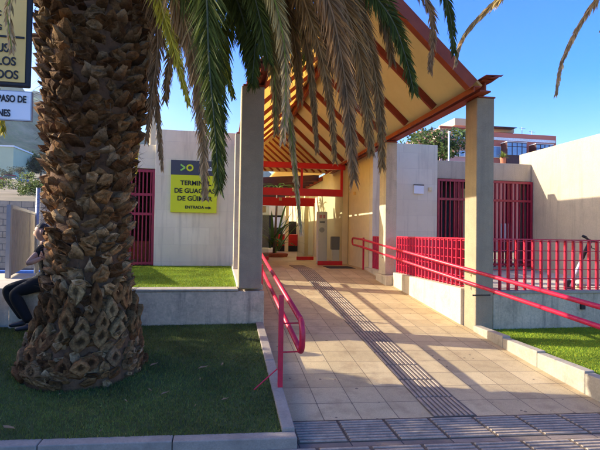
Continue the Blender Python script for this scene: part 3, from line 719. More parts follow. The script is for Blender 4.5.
def scar(th, zz, wd, H, o1, tone, deep):
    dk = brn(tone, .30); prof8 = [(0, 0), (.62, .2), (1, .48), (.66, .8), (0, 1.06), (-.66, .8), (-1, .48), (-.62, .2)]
    outer = [surf(th+u*wd*rng.uniform(.92, 1.12), zz+v*H, -.03) for u, v in prof8]
    rim = [surf(th+u*wd*.8*rng.uniform(.88, 1.08), zz+H*.07+v*H*.84, o1*(.6+.7*v)*rng.uniform(.85, 1.15)) for u, v in prof8]
    inn = [surf(th+u*wd*.5*rng.uniform(.8, 1.1), zz+H*.25+v*H*.5, o1*(.6+.7*v)+.008) for u, v in prof8]
    ctr = [surf(th+u*wd*.22*rng.uniform(.6, 1.3), zz+H*.40+v*H*.22*rng.uniform(.7, 1.3), o1*(.95+.2*v)-deep) for u, v in prof8]
    fs = []
    for k in range(8):
        k2 = (k+1) % 8
        for b in (0, 8, 16): fs.append((b+k, b+k2, b+8+k2, b+8+k))
    fs.append(tuple(range(24, 32)))
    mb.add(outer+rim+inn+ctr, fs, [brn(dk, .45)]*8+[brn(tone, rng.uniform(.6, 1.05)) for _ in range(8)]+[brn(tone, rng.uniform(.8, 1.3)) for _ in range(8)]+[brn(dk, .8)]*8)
def rubble(th, zz, wd, H, o1, tone):
    m_ = rng.randint(5, 7); a0 = rng.uniform(0, 6); A = [a0+2*math.pi*k/m_+rng.uniform(-.3, .3) for k in range(m_)]
    tw = rng.uniform(-.5, .5); up_ = rng.uniform(.1, .5)*H; dk = brn(tone, .28)
    base = []; top = []; tp2 = []
    for a in A:
        u = math.cos(a)*rng.uniform(.85, 1.2); v = math.sin(a)*rng.uniform(.8, 1.15); v2 = v*H*.5
        base.append(surf(th+(u+tw*v)*wd, zz+v2, -.03))
        o = o1*(1+.45*v+rng.uniform(-.2, .2)); q = rng.uniform(.6, .85)
        top.append(surf(th+(u*q+tw*v)*wd, zz+up_+v2*q, o)); tp2.append(surf(th+(u*q*.45+tw*v)*wd, zz+up_*1.05+v2*q*.45, o1*rng.uniform(.75, 1.3)))
    ct = surf(th, zz+up_, o1*rng.uniform(.55, .95)); fs = []
    for k in range(m_):
        k2 = (k+1) % m_; fs += [(k, k2, m_+k2, m_+k), (m_+k, m_+k2, 2*m_+k2, 2*m_+k), (2*m_+k, 2*m_+k2, 3*m_)]
    mb.add(base+top+tp2+[ct], fs, [brn(dk, .5)]*m_+[brn(tone, rng.uniform(.5, 1.5)) for _ in range(m_)]+[brn(tone, rng.uniform(.6, 1.15)) for _ in range(m_)]+[brn(tone, rng.uniform(.4, .9))])
def tongue(th, zz, wd, H, o1, tone):
    tw = rng.uniform(-.7, .7); k1, k2, k3 = rng.uniform(.2, .8), rng.uniform(.2, .8), rng.uniform(.75, 1.1)
    P_ = [(-1, -.02, -.02), (1, -.02, -.02), (1.0, .42, .45*o1), (k1, .85*k3, o1), (rng.uniform(-.4, .4), 1.0, o1*rng.uniform(.9, 1.3)), (-k2, .82, o1*.95), (-1.0, .4, .45*o1)]
    fr = [surf(th+(u+tw*v)*wd, zz+v*H, o+.012) for u, v, o in P_]; mid = surf(th+tw*.4*wd, zz+.45*H, .45*o1+.04)
    bk = [surf(th+(u*.8+tw*v)*wd, zz+v*H+.02, o-.03-.25*o1*v) for u, v, o in P_]
    lt = brn(tone, rng.uniform(1.1, 1.7)); d_ = brn(tone, .35)
    fs = [(k, (k+1) % 7, 14) for k in range(7)]+[(k, k+7, (k+1) % 7+7, (k+1) % 7) for k in range(7)]+[tuple(range(13, 6, -1))]
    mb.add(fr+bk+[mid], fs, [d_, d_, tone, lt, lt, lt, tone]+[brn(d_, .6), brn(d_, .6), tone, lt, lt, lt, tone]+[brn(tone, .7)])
while z < 4.75:
    cx_, r_ = tprof(z); h = z-zb; rr_ = core(z, r_)
    zone = 0 if h < .36 else (1 if h < .80 else 2)
    sp = (.20, .165, .125)[zone]; n = int(2*math.pi*rr_/sp); hh = min(1, max(0, (h-.9)/2.4))
    for i in range(n):
        jit = (.35, .10, .35)[zone]
        th = 2*math.pi*(i+(.5 if row % 2 else 0)+rng.uniform(-jit, jit))/n; wd = sp/rr_/2
        if zone == 0:
            if rng.random() < .5: scar(th, z+rng.uniform(-.06, .05), wd*rng.uniform(.9, 1.5), rng.uniform(.15, .25), rng.uniform(.03, .07), brn(rng.choice([(.45, .22, .09), (.30, .14, .06), (.46, .27, .14)]), rng.uniform(.6, 1.1)), .004)
            for q in range(3): rubble(th+rng.uniform(-.3, .3), z+rng.uniform(-.08, .08), wd*rng.uniform(.4, 1.1), rng.uniform(.06, .16), rng.uniform(.015, .045), brn(rng.choice(TN), rng.uniform(.35, .9)))
        elif zone == 1:
            rubble(th+wd*.9, z+.03, wd*.7, .14, .035, brn(rng.choice(TN), .45)); rubble(th+wd*rng.uniform(-.5, .5), z+rng.uniform(.0, .1), wd*rng.uniform(.4, .7), .12, rng.uniform(.03, .07), brn(rng.choice(TN), rng.uniform(.4, .9))); scar(th+wd*rng.uniform(-.25, .25), z+rng.uniform(-.06, .05), wd*rng.uniform(.75, 1.2), rng.uniform(.19, .31), rng.uniform(.035, .085), brn(rng.choice([(.50, .25, .10), (.62, .36, .16), (.38, .18, .07), (.66, .42, .20)]), rng.uniform(.5, .9)), .006)
        else:
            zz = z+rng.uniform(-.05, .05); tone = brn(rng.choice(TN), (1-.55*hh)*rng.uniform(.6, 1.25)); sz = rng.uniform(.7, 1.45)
            if rng.random() < .72-.22*hh: rubble(th, zz+.03, wd*sz*1.08, rng.uniform(.09, .15)*sz, rng.uniform(.035, .085), tone)
            else: tongue(th, zz, wd*rng.uniform(.7, 1.2), rng.uniform(.08, .17), rng.uniform(.035, .095)*(1+.3*hh), tone)
    z += (.085, .115, .072)[zone]; row += 1
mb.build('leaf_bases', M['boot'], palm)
# fibres sticking out
mb = MB()
for i in range(1500):
    th = rng.uniform(0, 6.28); z = rng.uniform(zb+.8, 4.7); a = surf(th, z, .05); b = surf(th+rng.uniform(-.15, .15), z+rng.uniform(-.14, .12), rng.uniform(.1, .2)); wv = Vector((0, 0, .003)) if rng.random() < .5 else Vector((.003, .002, 0)); k = rng.uniform(.5, 1.5)
    mb.add([a-wv, a+wv, b], [(0, 1, 2)], (.2*k, .14*k, .09*k))
mb.build('fibres', M['boot'], palm)

CR = Vector((tprof(4.6)[0], TY, 4.75))
def hang(px_pts, Y, **kw):
    """frond from the crown through points surveyed in the photo at their own distances"""
    P = [at(x, y, Y[i] if isinstance(Y, (list, tuple)) else Y) for i, (x, y) in enumerate(px_pts)]
    kw['dens'] = kw.get('dens', 95)*1.5; kw['spread'] = min(.8, kw.get('spread', .6)*1.35); kw['L'] = kw.get('L', .4)*1.12
    first = P[0]; d = Vector((first.x-CR.x, first.y-CR.y, 0)); 
    st = CR + d*.12 + Vector((0, 0, .0)); mid = CR+d*.62; mid.z = max(first.z, CR.z)+.25+.12*d.length
    return frond(palm, [st, mid]+P, start=kw.pop('start', .3), **kw)
H_ = hang
# (photo-surveyed path, distance)
H_([(140, -10), (150, 60), (157, 110), (162, 168)], 4.7, kind='brown', L=.22, spread=.35, tipc='tan', dens=70)
H_([(152, -20), (158, 40), (152, 95), (147, 140)], 4.5, kind='purple', L=.25, spread=.4, dens=70)
H_([(158, -10), (172, 40), (180, 70), (189, 105)], 4.35, kind='yellow', L=.22, spread=.5)
H_([(165, -30), (185, 20), (196, 70), (202, 125), (205, 195)], 4.2, kind='brown', L=.30, spread=.45, tipc='tan')
H_([(175, -40), (202, 10), (214, 70), (219, 120), (221, 178)], 4.1, kind='dark', L=.34, spread=.55, dens=110)
H_([(190, -60), (205, -20), (209, 60), (215, 130), (219, 190)], 3.9, kind='dark', L=.34, spread=.5, dens=110)
H_([(185, -40), (206, 5), (220, 45), (233, 97)], 4.6, kind='yellow', L=.24, spread=.5, tipc='green')
H_([(200, -60), (232, -10), (246, 30), (254, 82)], 4.3, kind='dark', L=.36, spread=.6, dens=115)
H_([(215, -70), (245, -30), (258, 10), (268, 60)], 4.0, kind='dark', L=.36, spread=.6, dens=115)
H_([(225, -60), (258, -10), (270, 40), (275, 85), (276, 132)], 4.1, kind='green', tipc='brown', L=.30, spread=.4)
H_([(225, -70), (262, -30), (282, 30), (286, 90), (283, 140)], 3.8, kind='green', tipc='tan', L=.30, spread=.38)
H_([(230, -80), (262, -40), (281, 20), (285, 90), (292, 140), (301, 232)], 4.4, kind='green', L=.20, spread=.35, tipc='tan')
H_([(240, -80), (280, -50), (298, 0), (308, 50), (313, 95), (317, 150)], 4.2, kind='brown', L=.24, spread=.36)
H_([(240, -80), (285, -50), (304, 0), (320, 50), (330, 100), (335, 160)], 3.9, kind='brown', L=.24, spread=.45)
H_([(245, -90), (300, -50), (328, 0), (340, 50), (348, 105), (354, 178)], 3.6, kind='purple', L=.40, spread=.42, dens=120)
H_([(250, -90), (310, -50), (340, -5), (358, 50), (366, 100), (371, 150)], 3.8, kind='brown', L=.40, spread=.42, dens=120)
H_([(255, -100), (320, -60), (350, -10), (370, 50), (380, 110), (382, 166)], 4.0, kind='brown', L=.34, spread=.4)
H_([(260, -100), (330, -60), (370, -10), (392, 20), (405, 55), (414, 92)], 3.9, kind='dark', L=.36, spread=.55, dens=120)
H_([(260, -100), (340, -70), (400, -30), (428, 5), (433, 35), (430, 70)], 3.7, kind='purple', L=.26, spread=.4, dens=80)
H_([(260, -100), (350, -80), (415, -50), (440, -15), (450, 15), (454, 52)], 4.0, kind='dark', L=.30, spread=.45, dens=90)
H_([(215, -60), (240, -20), (262, -5), (290, 18), (297, 70)], 4.8, kind='green', L=.36, spread=.6, dens=110)
H_([(220, -80), (262, -45), (305, -20), (340, 5), (352, 50)], 4.9, kind='dark', L=.36, spread=.6, dens=110)
H_([(150, -40), (175, -15), (190, 30), (198, 80)], 5.0, kind='dark', L=.38, spread=.6, dens=110)
H_([(190, -50), (215, -30), (238, 0), (247, 50)], 5.1, kind='green', L=.36, spread=.6, dens=100)
H_([(240, -70), (300, -60), (350, -30), (385, 0), (398, 30)], 4.6, kind='dark', L=.36, spread=.6, dens=110)
H_([(230, -80), (270, -60), (300, -30), (322, 10), (330, 70)], 4.3, kind='brown', L=.36, spread=.45, dens=110)
H_([(130, -40), (136, 10), (140, 90), (136, 172)], 5.7, kind='yellow', L=.14, spread=.4, dens=70)
for pp_, Y_, kd, L_, sp_ in [
    ([(235, -80), (262, -40), (272, 10), (278, 60), (281, 110)], 4.4, 'brown', .34, .4), ([(238, -80), (268, -40), (288, 10), (297, 60), (300, 100)], 4.5, 'brown', .34, .42),
    ([(245, -90), (305, -55), (335, -10), (352, 40), (362, 100)], 4.2, 'purple', .40, .42),
    ([(230, -80), (255, -50), (262, -10), (256, 40), (252, 84)], 4.2, 'dark', .40, .6), ([(230, -80), (250, -60), (248, -20), (243, 20), (250, 70)], 4.6, 'dark', .38, .6),
    ([(180, -60), (200, -30), (200, 20), (196, 60), (199, 100)], 4.4, 'dark', .36, .5), ([(165, -50), (178, -20), (178, 30), (170, 60), (165, 100)], 4.5, 'brown', .30, .45),
    ([(250, -90), (320, -60), (352, -20), (362, 30), (360, 80)], 4.3, 'brown', .42, .45), ([(255, -90), (330, -65), (370, -25), (384, 20), (392, 60)], 4.2, 'brown', .38, .42),
    ([(240, -80), (280, -50), (300, -20), (308, 20), (306, 60)], 4.6, 'green', .40, .55), ([(245, -80), (290, -60), (325, -30), (338, 5), (346, 45)], 4.7, 'dark', .40, .55),
    ([(215, -60), (222, -30), (228, 10), (226, 50), (222, 90)], 4.8, 'green', .34, .5)]:
    H_(pp_, Y_, kind=kd, L=L_, spread=sp_, dens=105)
# left of the trunk
H_([(30, -60), (18, -20), (8, 10), (12, 50)], 3.0, kind='green', L=.22, spread=.4, tipc='tan', dens=70)
H_([(20, -60), (2, -20), (-6, 40), (3, 132)], 3.9, kind='green', L=.2, spread=.4, tipc='yellow', dens=60)
# crown fronds out of the photo, kept for the shade they cast and other views
rng = random.Random(5)
for i in range(20):
    a = 2*math.pi*i/20+rng.uniform(-.1, .1); e = rng.uniform(.35, 1.2); L_ = rng.uniform(2.6, 3.6)
    if -1.35 < math.atan2(math.sin(a), math.cos(a)) < .6 and e < .8: e = .95
    d = Vector((math.cos(a), math.sin(a), 0)); P = [CR+d*.1, CR+d*L_*.3+Vector((0, 0, L_*.38*math.tan(e)*.6)), CR+d*L_*.72+Vector((0, 0, L_*.42*math.tan(e)*.6)), CR+d*L_+Vector((0, 0, L_*.2*math.tan(e)))]
    frond(palm, P, kind=rng.choice(['dark', 'green']), L=.38, dens=55, spread=.75, face=(0, 0, 1), start=.15, w_=.014, droop=.5)

# second palm off the right side: only its frond tips hang into view
p2 = thing('palm_tree', (6.6, 2.6, .2), 'palm standing right of view, only its drooping frond tips show against the sky', 'palm tree')
mb = MB(); mb.tube([(6.6, 2.6, .15), (6.6, 2.65, 2.5), (6.6, 2.6, 5.2)], [.34, .26, .3], 20); mb.build('trunk', M['trunk'], p2, smooth=True)
C2 = Vector((6.6, 2.6, 5.3))
def far_fr(pp, Y, **kw):
    P = [at(x, y, Y[i]) for i, (x, y) in enumerate(pp)]; m_ = (C2+P[0])/2+Vector((0, 0, .35))
    frond(p2, [C2, m_]+P, **kw)
far_fr([(545, -45), (500, -3), (472, 25), (460, 45), (456, 62)], [4.2, 4.6, 4.8, 4.9, 4.9], kind='yellow', L=.34, spread=.28, tipc='tan', start=.2, dens=170, w_=.012)
far_fr([(625, -40), (596, 0), (578, 28), (563, 60), (556, 93)], [3.6, 3.8, 3.9, 4, 4], kind='brown', L=.24, spread=.3, tipc='tan', start=.2, dens=150, w_=.010)
far_fr([(640, -30), (622, 0), (606, 15), (601, 30)], [3.4, 3.6, 3.7, 3.7], kind='brown', L=.15, spread=.35, start=.2, dens=90)
for i in range(12):
    a = 2*math.pi*i/12+.2; d = Vector((math.cos(a), math.sin(a), 0)); L_ = 2.3
    if -2.6 < -1: pass
    if d.x < -.3 and d.y > -.2: continue
    frond(p2, [C2, C2+d*.8+Vector((0, 0, .7)), C2+d*1.8+Vector((0, 0, .6)), C2+d*L_+Vector((0, 0, -.2))], kind='green', L=.34, dens=45, spread=.75, face=(0, 0, 1), start=.15, w_=.014)
# distant palm behind the terminal
b = at(150, 141, 26)
p3 = thing('palm_tree', (b.x, 26, 0), 'slender distant palm trunk rising behind the grey terminal roof', 'palm tree')
mb = MB(); zz0 = 0; pts = [(b.x+math.sin(i*.5)*.06+.02*i, 26, i*1.1) for i in range(12)]; mb.tube(pts, [.19+.015*(i % 2) for i in range(12)], 12); mb.build('trunk', M['tan'], p3, smooth=True)
C3 = Vector((pts[-1][0], 26, 12.1))
for i in range(14):
    a = 2*math.pi*i/14; d = Vector((math.cos(a), math.sin(a), 0))
    frond(p3, [C3, C3+d*.9+Vector((0, 0, .8)), C3+d*1.9+Vector((0, 0, .3)), C3+d*2.3+Vector((0, 0, -.9))], kind='green', L=.4, dens=25, spread=.7, face=(0, 0, 1), start=.15, w_=.02)

# fallen leaves on the turf
rng = random.Random(4)
for i, (px, py, s_) in enumerate([(154, 366, .05), (203, 369, .055), (222, 366, .03), (165, 395, .04), (225, 401, .035), (195, 408, .015), (9, 430, .05), (150, 392, .02), (126, 403, .018), (60, 396, .014), (200, 381, .018), (101, 433, .015)]):
    r_ = ray(px, py); t_ = (-CAMH+.085-.098*3.3)/(r_.z-.098*r_.y); p = Vector((r_.x*t_, r_.y*t_, CAMH+r_.z*t_+.012))
    a = rng.uniform(0, 3.14); ca, sa = math.cos(a), math.sin(a); w_ = s_*.38
    def Q(u, v, z): return (p.x+ca*u-sa*v, p.y+sa*u+ca*v, p.z+z)
    mb = MB(); mb.add([Q(-s_, 0, 0), Q(-s_*.3, w_, .012), Q(s_*.6, w_*.7, .01), Q(s_, 0, .02), Q(s_*.5, -w_, .014), Q(-s_*.4, -w_*.8, .008), Q(0, 0, .002)], [(0, 6, 1), (1, 6, 2), (2, 6, 3), (3, 6, 4), (4, 6, 5), (5, 6, 0)])
    wh = ['beside the foot of the palm trunk', 'upper one near the middle of the turf', 'beside the largest one', 'lying left of the middle', 'nearest the handrail post', 'speck in front of the middle', 'long one at the front left corner', 'small one right of the trunk', 'small one in front of the trunk', 'speck left of the trunk front', 'speck below the largest', 'speck at the front kerb'][i]
    tag(mb.build('fallen_leaf', M['dryleaf']), 'dry tan fallen leaf on the left turf, ' + wh, 'leaf', 'fallen leaves on the left turf')

# ------------------------------------------------------------ PERSON
def skin(name, nodes, edges, m, parent, sub=2, extra=None, root=0):
    me = bpy.data.meshes.new(name); W = Vector(parent['_w']); me.from_pydata([Vector(n_[0])-W for n_ in nodes], edges, []); me.update()
    o = bpy.data.objects.new(name, me); COL.objects.link(o)
    sm = o.modifiers.new('s', 'SKIN'); o.modifiers.new('d', 'SUBSURF').levels = sub; o.modifiers['d'].render_levels = sub
    if not me.skin_vertices: me.skin_vertices.new()
    for i, n_ in enumerate(nodes):
        r_ = n_[1]; r_ = r_ if isinstance(r_, tuple) else (r_, r_)
        me.skin_vertices[0].data[i].radius = r_; me.skin_vertices[0].data[i].use_root = (i == root)
    dg = bpy.context.evaluated_depsgraph_get(); dg.update()
    m2 = bpy.data.meshes.new_from_object(o.evaluated_get(dg)); bpy.data.objects.remove(o)
    if extra: 
        import bmesh
        bm = bmesh.new(); bm.from_mesh(m2)
        v0 = len(bm.verts); vs = [bm.verts.new(Vector(p)-W) for p in extra.v]
        for f_ in extra.f: bm.faces.new([vs[i] for i in f_])
        bm.to_mesh(m2); bm.free()
    for p_ in m2.polygons: p_.use_smooth = True
    m2.materials.clear(); m2.materials.append(m)
    ob = bpy.data.objects.new(name, m2); COL.objects.link(ob); ob.parent = parent; ob['_w'] = parent['_w']; return ob
hx, hy = -2.17, 6.30
per = thing('person', (hx, hy, .84), 'person in black clothes seated on the low wall behind the palm, arms crossed, facing left', 'person')
# head: ellipsoid with nose, brow, chin (faces -X)
hc = at(42.5, 232.5, 6.25); hc = Vector((hc.x, 6.25, hc.z))
def head_mesh(sc=1.0, clip=None):
    m = MB(); n = 20; k = 14
    for i in range(k+1):
        ph = math.pi*i/k
        for j in range(n):
            th = 2*math.pi*j/n
            x = -math.sin(ph)*math.cos(th); y = math.sin(ph)*math.sin(th); z = math.cos(ph)
            X = x*.098; Y = y*.077; Z = z*.118
            if z < 0: X *= (1+.25*z); Y *= (1+.35*z)
            if x < -.5:                                    # face side
                fy_ = abs(y)
                if fy_ < .25 and -.35 < z < .12: X -= .026*(1-fy_/.25)*(1-abs(z+.15)/.3)
                if fy_ < .3 and -.75 < z < -.6: X -= .008
                if .12 < fy_ < .5 and 0 < z < .25: X += .010
            m.v.append((hc.x+X*sc, hc.y+Y*sc, hc.z+Z*sc))
    m.f = [(i*n+j, i*n+(j+1) % n, (i+1)*n+(j+1) % n, (i+1)*n+j) for i in range(k) for j in range(n)]
    return m
hm = head_mesh()
for s_ in (-1, 1):
    hm.tube([(hc.x-.083, hc.y+s_*.018, hc.z+.026), (hc.x-.080, hc.y+s_*.045, hc.z+.026)], [.008, .006], 6)
for s_ in (-1, 1):     # ears
    hm.hexa([(hc.x+.005, hc.y+s_*.07, hc.z-.03), (hc.x+.03, hc.y+s_*.07, hc.z-.03), (hc.x+.03, hc.y+s_*.088, hc.z-.03), (hc.x+.005, hc.y+s_*.088, hc.z-.03)],
            [(hc.x, hc.y+s_*.07, hc.z+.03), (hc.x+.04, hc.y+s_*.07, hc.z+.03), (hc.x+.04, hc.y+s_*.092, hc.z+.03), (hc.x, hc.y+s_*.092, hc.z+.03)])
nk = Vector((hc.x+.035, hc.y, hc.z-.15))
sh = nk.z-.06
el1 = at(27, 264, 6.02); hd1 = at(41, 258, 6.0); ex = Vector((el1.x, 6.02, el1.z)); h1 = Vector((hd1.x, 6.05, hd1.z))
ex2 = Vector((ex.x+.02, 6.45, ex.z+.01)); h2 = Vector((ex.x+.14, 6.08, ex.z+.09))
pel = Vector((hx+.02, hy, .97)); ch = Vector((nk.x+.02, hy-.02, 1.22)); 
S1 = Vector((nk.x+.02, hy-.19, sh)); S2 = Vector((nk.x+.02, hy+.17, sh))
nodes = [(pel, .12), (Vector((hx+.02, hy, 1.1)), .11), (ch, .12), (nk+Vector((.01, 0, -.04)), .06), (nk, .052), (nk+Vector((-.02, 0, .07)), .055),
         (S1, .055), (S1.lerp(ex, .55), .045), (ex, .040), (ex.lerp(h1, .5), .036), (h1, .024),
         (S2, .055), (S2.lerp(ex2, .55), .045), (ex2, .040), (ex2.lerp(h2, .5), .036), (h2, .024)]
edges = [(0, 1), (1, 2), (2, 3), (3, 4), (4, 5), (2, 6), (6, 7), (7, 8), (8, 9), (9, 10), (2, 11), (11, 12), (12, 13), (13, 14), (14, 15)]
for base, hd, dr in ((10, h1, (h1-ex).normalized()), (15, h2, (h2-ex2).normalized())):
    palm_i = len(nodes); nodes.append((hd+dr*.05, .026)); edges.append((base, palm_i))
    for k, ln_ in enumerate((.065, .078, .072, .058)):
        off = Vector((0, 0, .03-.02*k)); a = hd+dr*.085+off; b_2 = a+dr*ln_*.55+Vector((0, .01, 0)); c2 = b_2+dr*ln_*.4+Vector((0, .025, 0))
        i0 = len(nodes); nodes += [(a, .009), (b_2, .008), (c2, .007)]; edges += [(palm_i, i0), (i0, i0+1), (i0+1, i0+2)]
    i0 = len(nodes); th_ = hd+dr*.03+Vector((0, 0, .035)); nodes += [(th_, .011), (th_+dr*.035+Vector((0, 0, .02)), .009)]; edges += [(palm_i, i0), (i0, i0+1)]
skin('body', nodes, edges, M['skin'], per, 2, hm)
sn = [(pel, .155), (Vector((hx+.02, hy, 1.1)), .15), (ch, (.17, .15)), (nk+Vector((.01, 0, -.07)), .085), (S1, .078), (S1.lerp(ex, .55), .062), (S2, .078), (S2.lerp(ex2, .55), .062)]
skin('shirt', sn, [(0, 1), (1, 2), (2, 3), (2, 4), (4, 5), (2, 6), (6, 7)], M['shirt'], per)
k1 = at(6, 287, 6.12); k2 = at(14, 292, 6.0); a1 = at(24, 318, 6.05); a2 = at(30, 322, 5.9)
k1 = Vector((k1.x, 6.12, k1.z-.03)); k2 = Vector((k2.x, 5.98, k2.z-.02)); a1 = Vector((a1.x, 6.05, .50)); a2 = Vector((a2.x, 5.9, .48))
tn = [(pel+Vector((0, 0, -.01)), .15), (Vector((hx-.1, hy-.08, .93)), .10), (k1, .078), (k1.lerp(a1, .4), .07), (a1, .052), (Vector((hx-.1, hy-.2, .92)), .10), (k2, .078), (k2.lerp(a2, .4), .07), (a2, .052)]
skin('trousers', tn, [(0, 1), (1, 2), (2, 3), (3, 4), (0, 5), (5, 6), (6, 7), (7, 8)], M['trousers'], per)
for a_ in (a1, a2):
    nd = [(a_+Vector((.03, 0, -.04)), .045), (a_+Vector((-.05, -.01, -.06)), (.045, .035)), (a_+Vector((-.16, -.03, -.075)), (.04, .025))]
    skin('shoe', nd, [(0, 1), (1, 2)], M['black'], per)
hr = head_mesh(1.035); keep = []
for f_ in hr.f:
    c = sum((Vector(hr.v[i]) for i in f_), Vector())/4-hc
    if c.z > .058-c.x*.25 or (c.x > .03 and c.z > -.06) : keep.append(f_)
hr.f = [f_ for f_ in keep if len(set(f_)) > 2]
o = hr.build('hair', M['hair'], per, smooth=True); sf = o.modifiers.new('s', 'SOLIDIFY'); sf.thickness = .010; sf.offset = -1

# ------------------------------------------------------------ KICK SCOOTER behind the front railing
t = thing('kick_scooter', (5.8, 6.8, .70), 'kick scooter with black handlebar leaning behind the long red railing', 'scooter')
y0 = 6.62; b0 = Vector((5.70, y0, .79)); tp_ = Vector((6.08, y0, 1.52))
MB().tube([b0, b0.lerp(tp_, .62)], .024, 10).build('stem', M['white'], t, smooth=True)
MB().tube([b0.lerp(tp_, .62), tp_+Vector((.02, 0, .04))], .03, 10).build('upper_stem', M['black'], t, smooth=True)
mb = MB(); mb.tube([tp_+Vector((-.22, -.12, .10)), tp_+Vector((-.02, 0, .05)), tp_+Vector((.25, .1, .0))], .017, 8); mb.tube([tp_+Vector((-.24, -.13, .105)), tp_+Vector((-.13, -.07, .085))], .024, 8); mb.build('handlebar', M['black'], t, smooth=True)
mb = MB(); mb.tube([tp_+Vector((-.02, -.02, .02)), tp_+Vector((.0, -.05, -.09)), tp_+Vector((.1, -.05, -.12))], .008, 6); mb.build('brake_cable', M['black'], t)
def wheel(c, r_=.10, w__=.035, par=None, ax='Y', nm='wheel'):
    m = MB(); prof_ = [(r_*.55, -w__/2), (r_*.9, -w__/2), (r_, -w__*.2), (r_, w__*.2), (r_*.9, w__/2), (r_*.55, w__/2)]
    m.lathe(prof_, (0, 0, 0), 20); m.v = [(c[0]+a, c[1]+cc, c[2]+b) if ax == 'Y' else (c[0]+cc, c[1]+a, c[2]+b) for a, b, cc in m.v]
    return m.build(nm, M['black'], par, smooth=False)
wheel((5.70, y0, .80), par=t); wheel((6.5, y0+.1, .80), par=t)
mb = MB(); mb.beam((5.78, y0, .82), (6.42, y0+.09, .80), .13, .035); mb.build('deck', M['grey_metal'], t, bevel=.01)
mb = MB(); mb.lathe([(.05, 0), (.085, .05), (.085, .15), (.04, .18)], (5.97, 6.7, .705), 16); tag(mb.build('paper_cup', M['cream'], smooth=True), 'small cream paper cup on the floor behind the railing, near the scooter', 'cup')

# ------------------------------------------------------------ LEFT BACKGROUND
def gp(px, py, z):
    r_ = ray(px, py); t_ = (z-CAMH)/r_.z; return Vector((r_.x*t_, r_.y*t_, z))
a = gp(8, 278, .835); b = gp(33, 263.5, .835)
t = thing('gate_panel', (a.x, a.y, .832), 'weathered brown slatted gate leaf standing open behind the seated person', 'gate')
d = (b-a); d.z = 0; Lg = d.length; d.normalize(); zt = at(8, 207, a.y).z
mb = MB(); n = 16
for i in range(n):
    p = a+d*(Lg*(i+.5)/n); mb.beam(p+Vector((0, 0, .02)), p+Vector((0, 0, zt-.86)), Lg/n*.9, .03, up=(d.y, -d.x, 0))
mb.build('slats', M['panel'], t)
mb = MB(); mb.beam(a-d*.02+Vector((0, 0, 0)), a-d*.02+Vector((0, 0, zt-.80)), .06, .06); mb.beam(a+Vector((0, 0, zt-.82)), b+Vector((0, 0, zt-.82)), .05, .05); mb.build('frame', M['grey_metal'], t)
p = at(38.5, 188, 10.3); mb = MB(); mb.tube([(p.x, 10.3, 0), (p.x, 10.3, p.z)], .045, 10); mb.build('post', M['grey_metal'], smooth=True)
tag(bpy.data.objects['post.003'] if False else COL.objects[-1], 'plain grey steel post just left of the palm trunk', 'post')
struct(MB().box(-40, -3.3, 8.7, 20, -.02, .0).build('road', M['asphalt']))
mb = MB(); mb.box(-16, -4.2, 12.4, 12.6, -.02, .55); tag(mb.build('blue_barrier', M['blue']), 'low blue painted barrier beside the road at the left edge', 'barrier')
mb = MB(); mb.box(-24, -4.4, 20, 20.4, 0, 2.75); tag(mb.build('stone_wall', M['stone']), 'grey stone retaining wall below the dry slope at the left', 'wall')
# dry slope and mountains
def terr(x, y):
    z = 0
    if y > 20: z = 2.4+(y-20)*.118
    k = max(0, min(1, (-x+2)/8)); z *= k
    return z+.5*noise.noise(Vector((x*.08, y*.08, 3)))*min(1, (y-20)/20)*1.6
mb = MB(); nx, ny = 60, 60; vs = []
for j in range(ny+1):
    y = 20.4+(420-20.4)*(j/ny)**1.8
    for i in range(nx+1):
        x = -320+ (330)*(i/nx)**.6
        vs.append((x, y, terr(x, y)))
mb.add(vs, [(j*(nx+1)+i, j*(nx+1)+i+1, (j+1)*(nx+1)+i+1, (j+1)*(nx+1)+i) for j in range(ny) for i in range(nx)])
struct(mb.build('hillside', M['slope'], smooth=True))
mb = MB(); vs = []; nx, ny = 110, 36
for j in range(ny+1):
    y = 430+j*50
    for i in range(nx+1):
        x = -2300+i*36
        th = math.degrees(math.atan2(x, y))
        e = 14.9-.36*(th+19)          # skyline descends to the right, in degrees
        e = max(1.2, min(17, e))
        hgt = 1500*math.tan(R(e))*1.0*(max(0, (y-430)/1100))**.9 if y < 1530 else 1500*math.tan(R(e))*(y/1530)*.98
        hgt = min(hgt, 470)
        hgt += 110*noise.noise(Vector((x*.004, y*.004, 1)))*min(1, (y-430)/300)+45*noise.noise(Vector((x*.015, y*.015, 5)))*min(1, (y-430)/300)
        vs.append((x, y, hgt-2+30*min(1, (y-430)/60)*0))
mb.add(vs, [(j*(nx+1)+i, j*(nx+1)+i+1, (j+1)*(nx+1)+i+1, (j+1)*(nx+1)+i) for j in range(ny) for i in range(nx)])
struct(mb.build('mountain', M['mountain'], smooth=True))

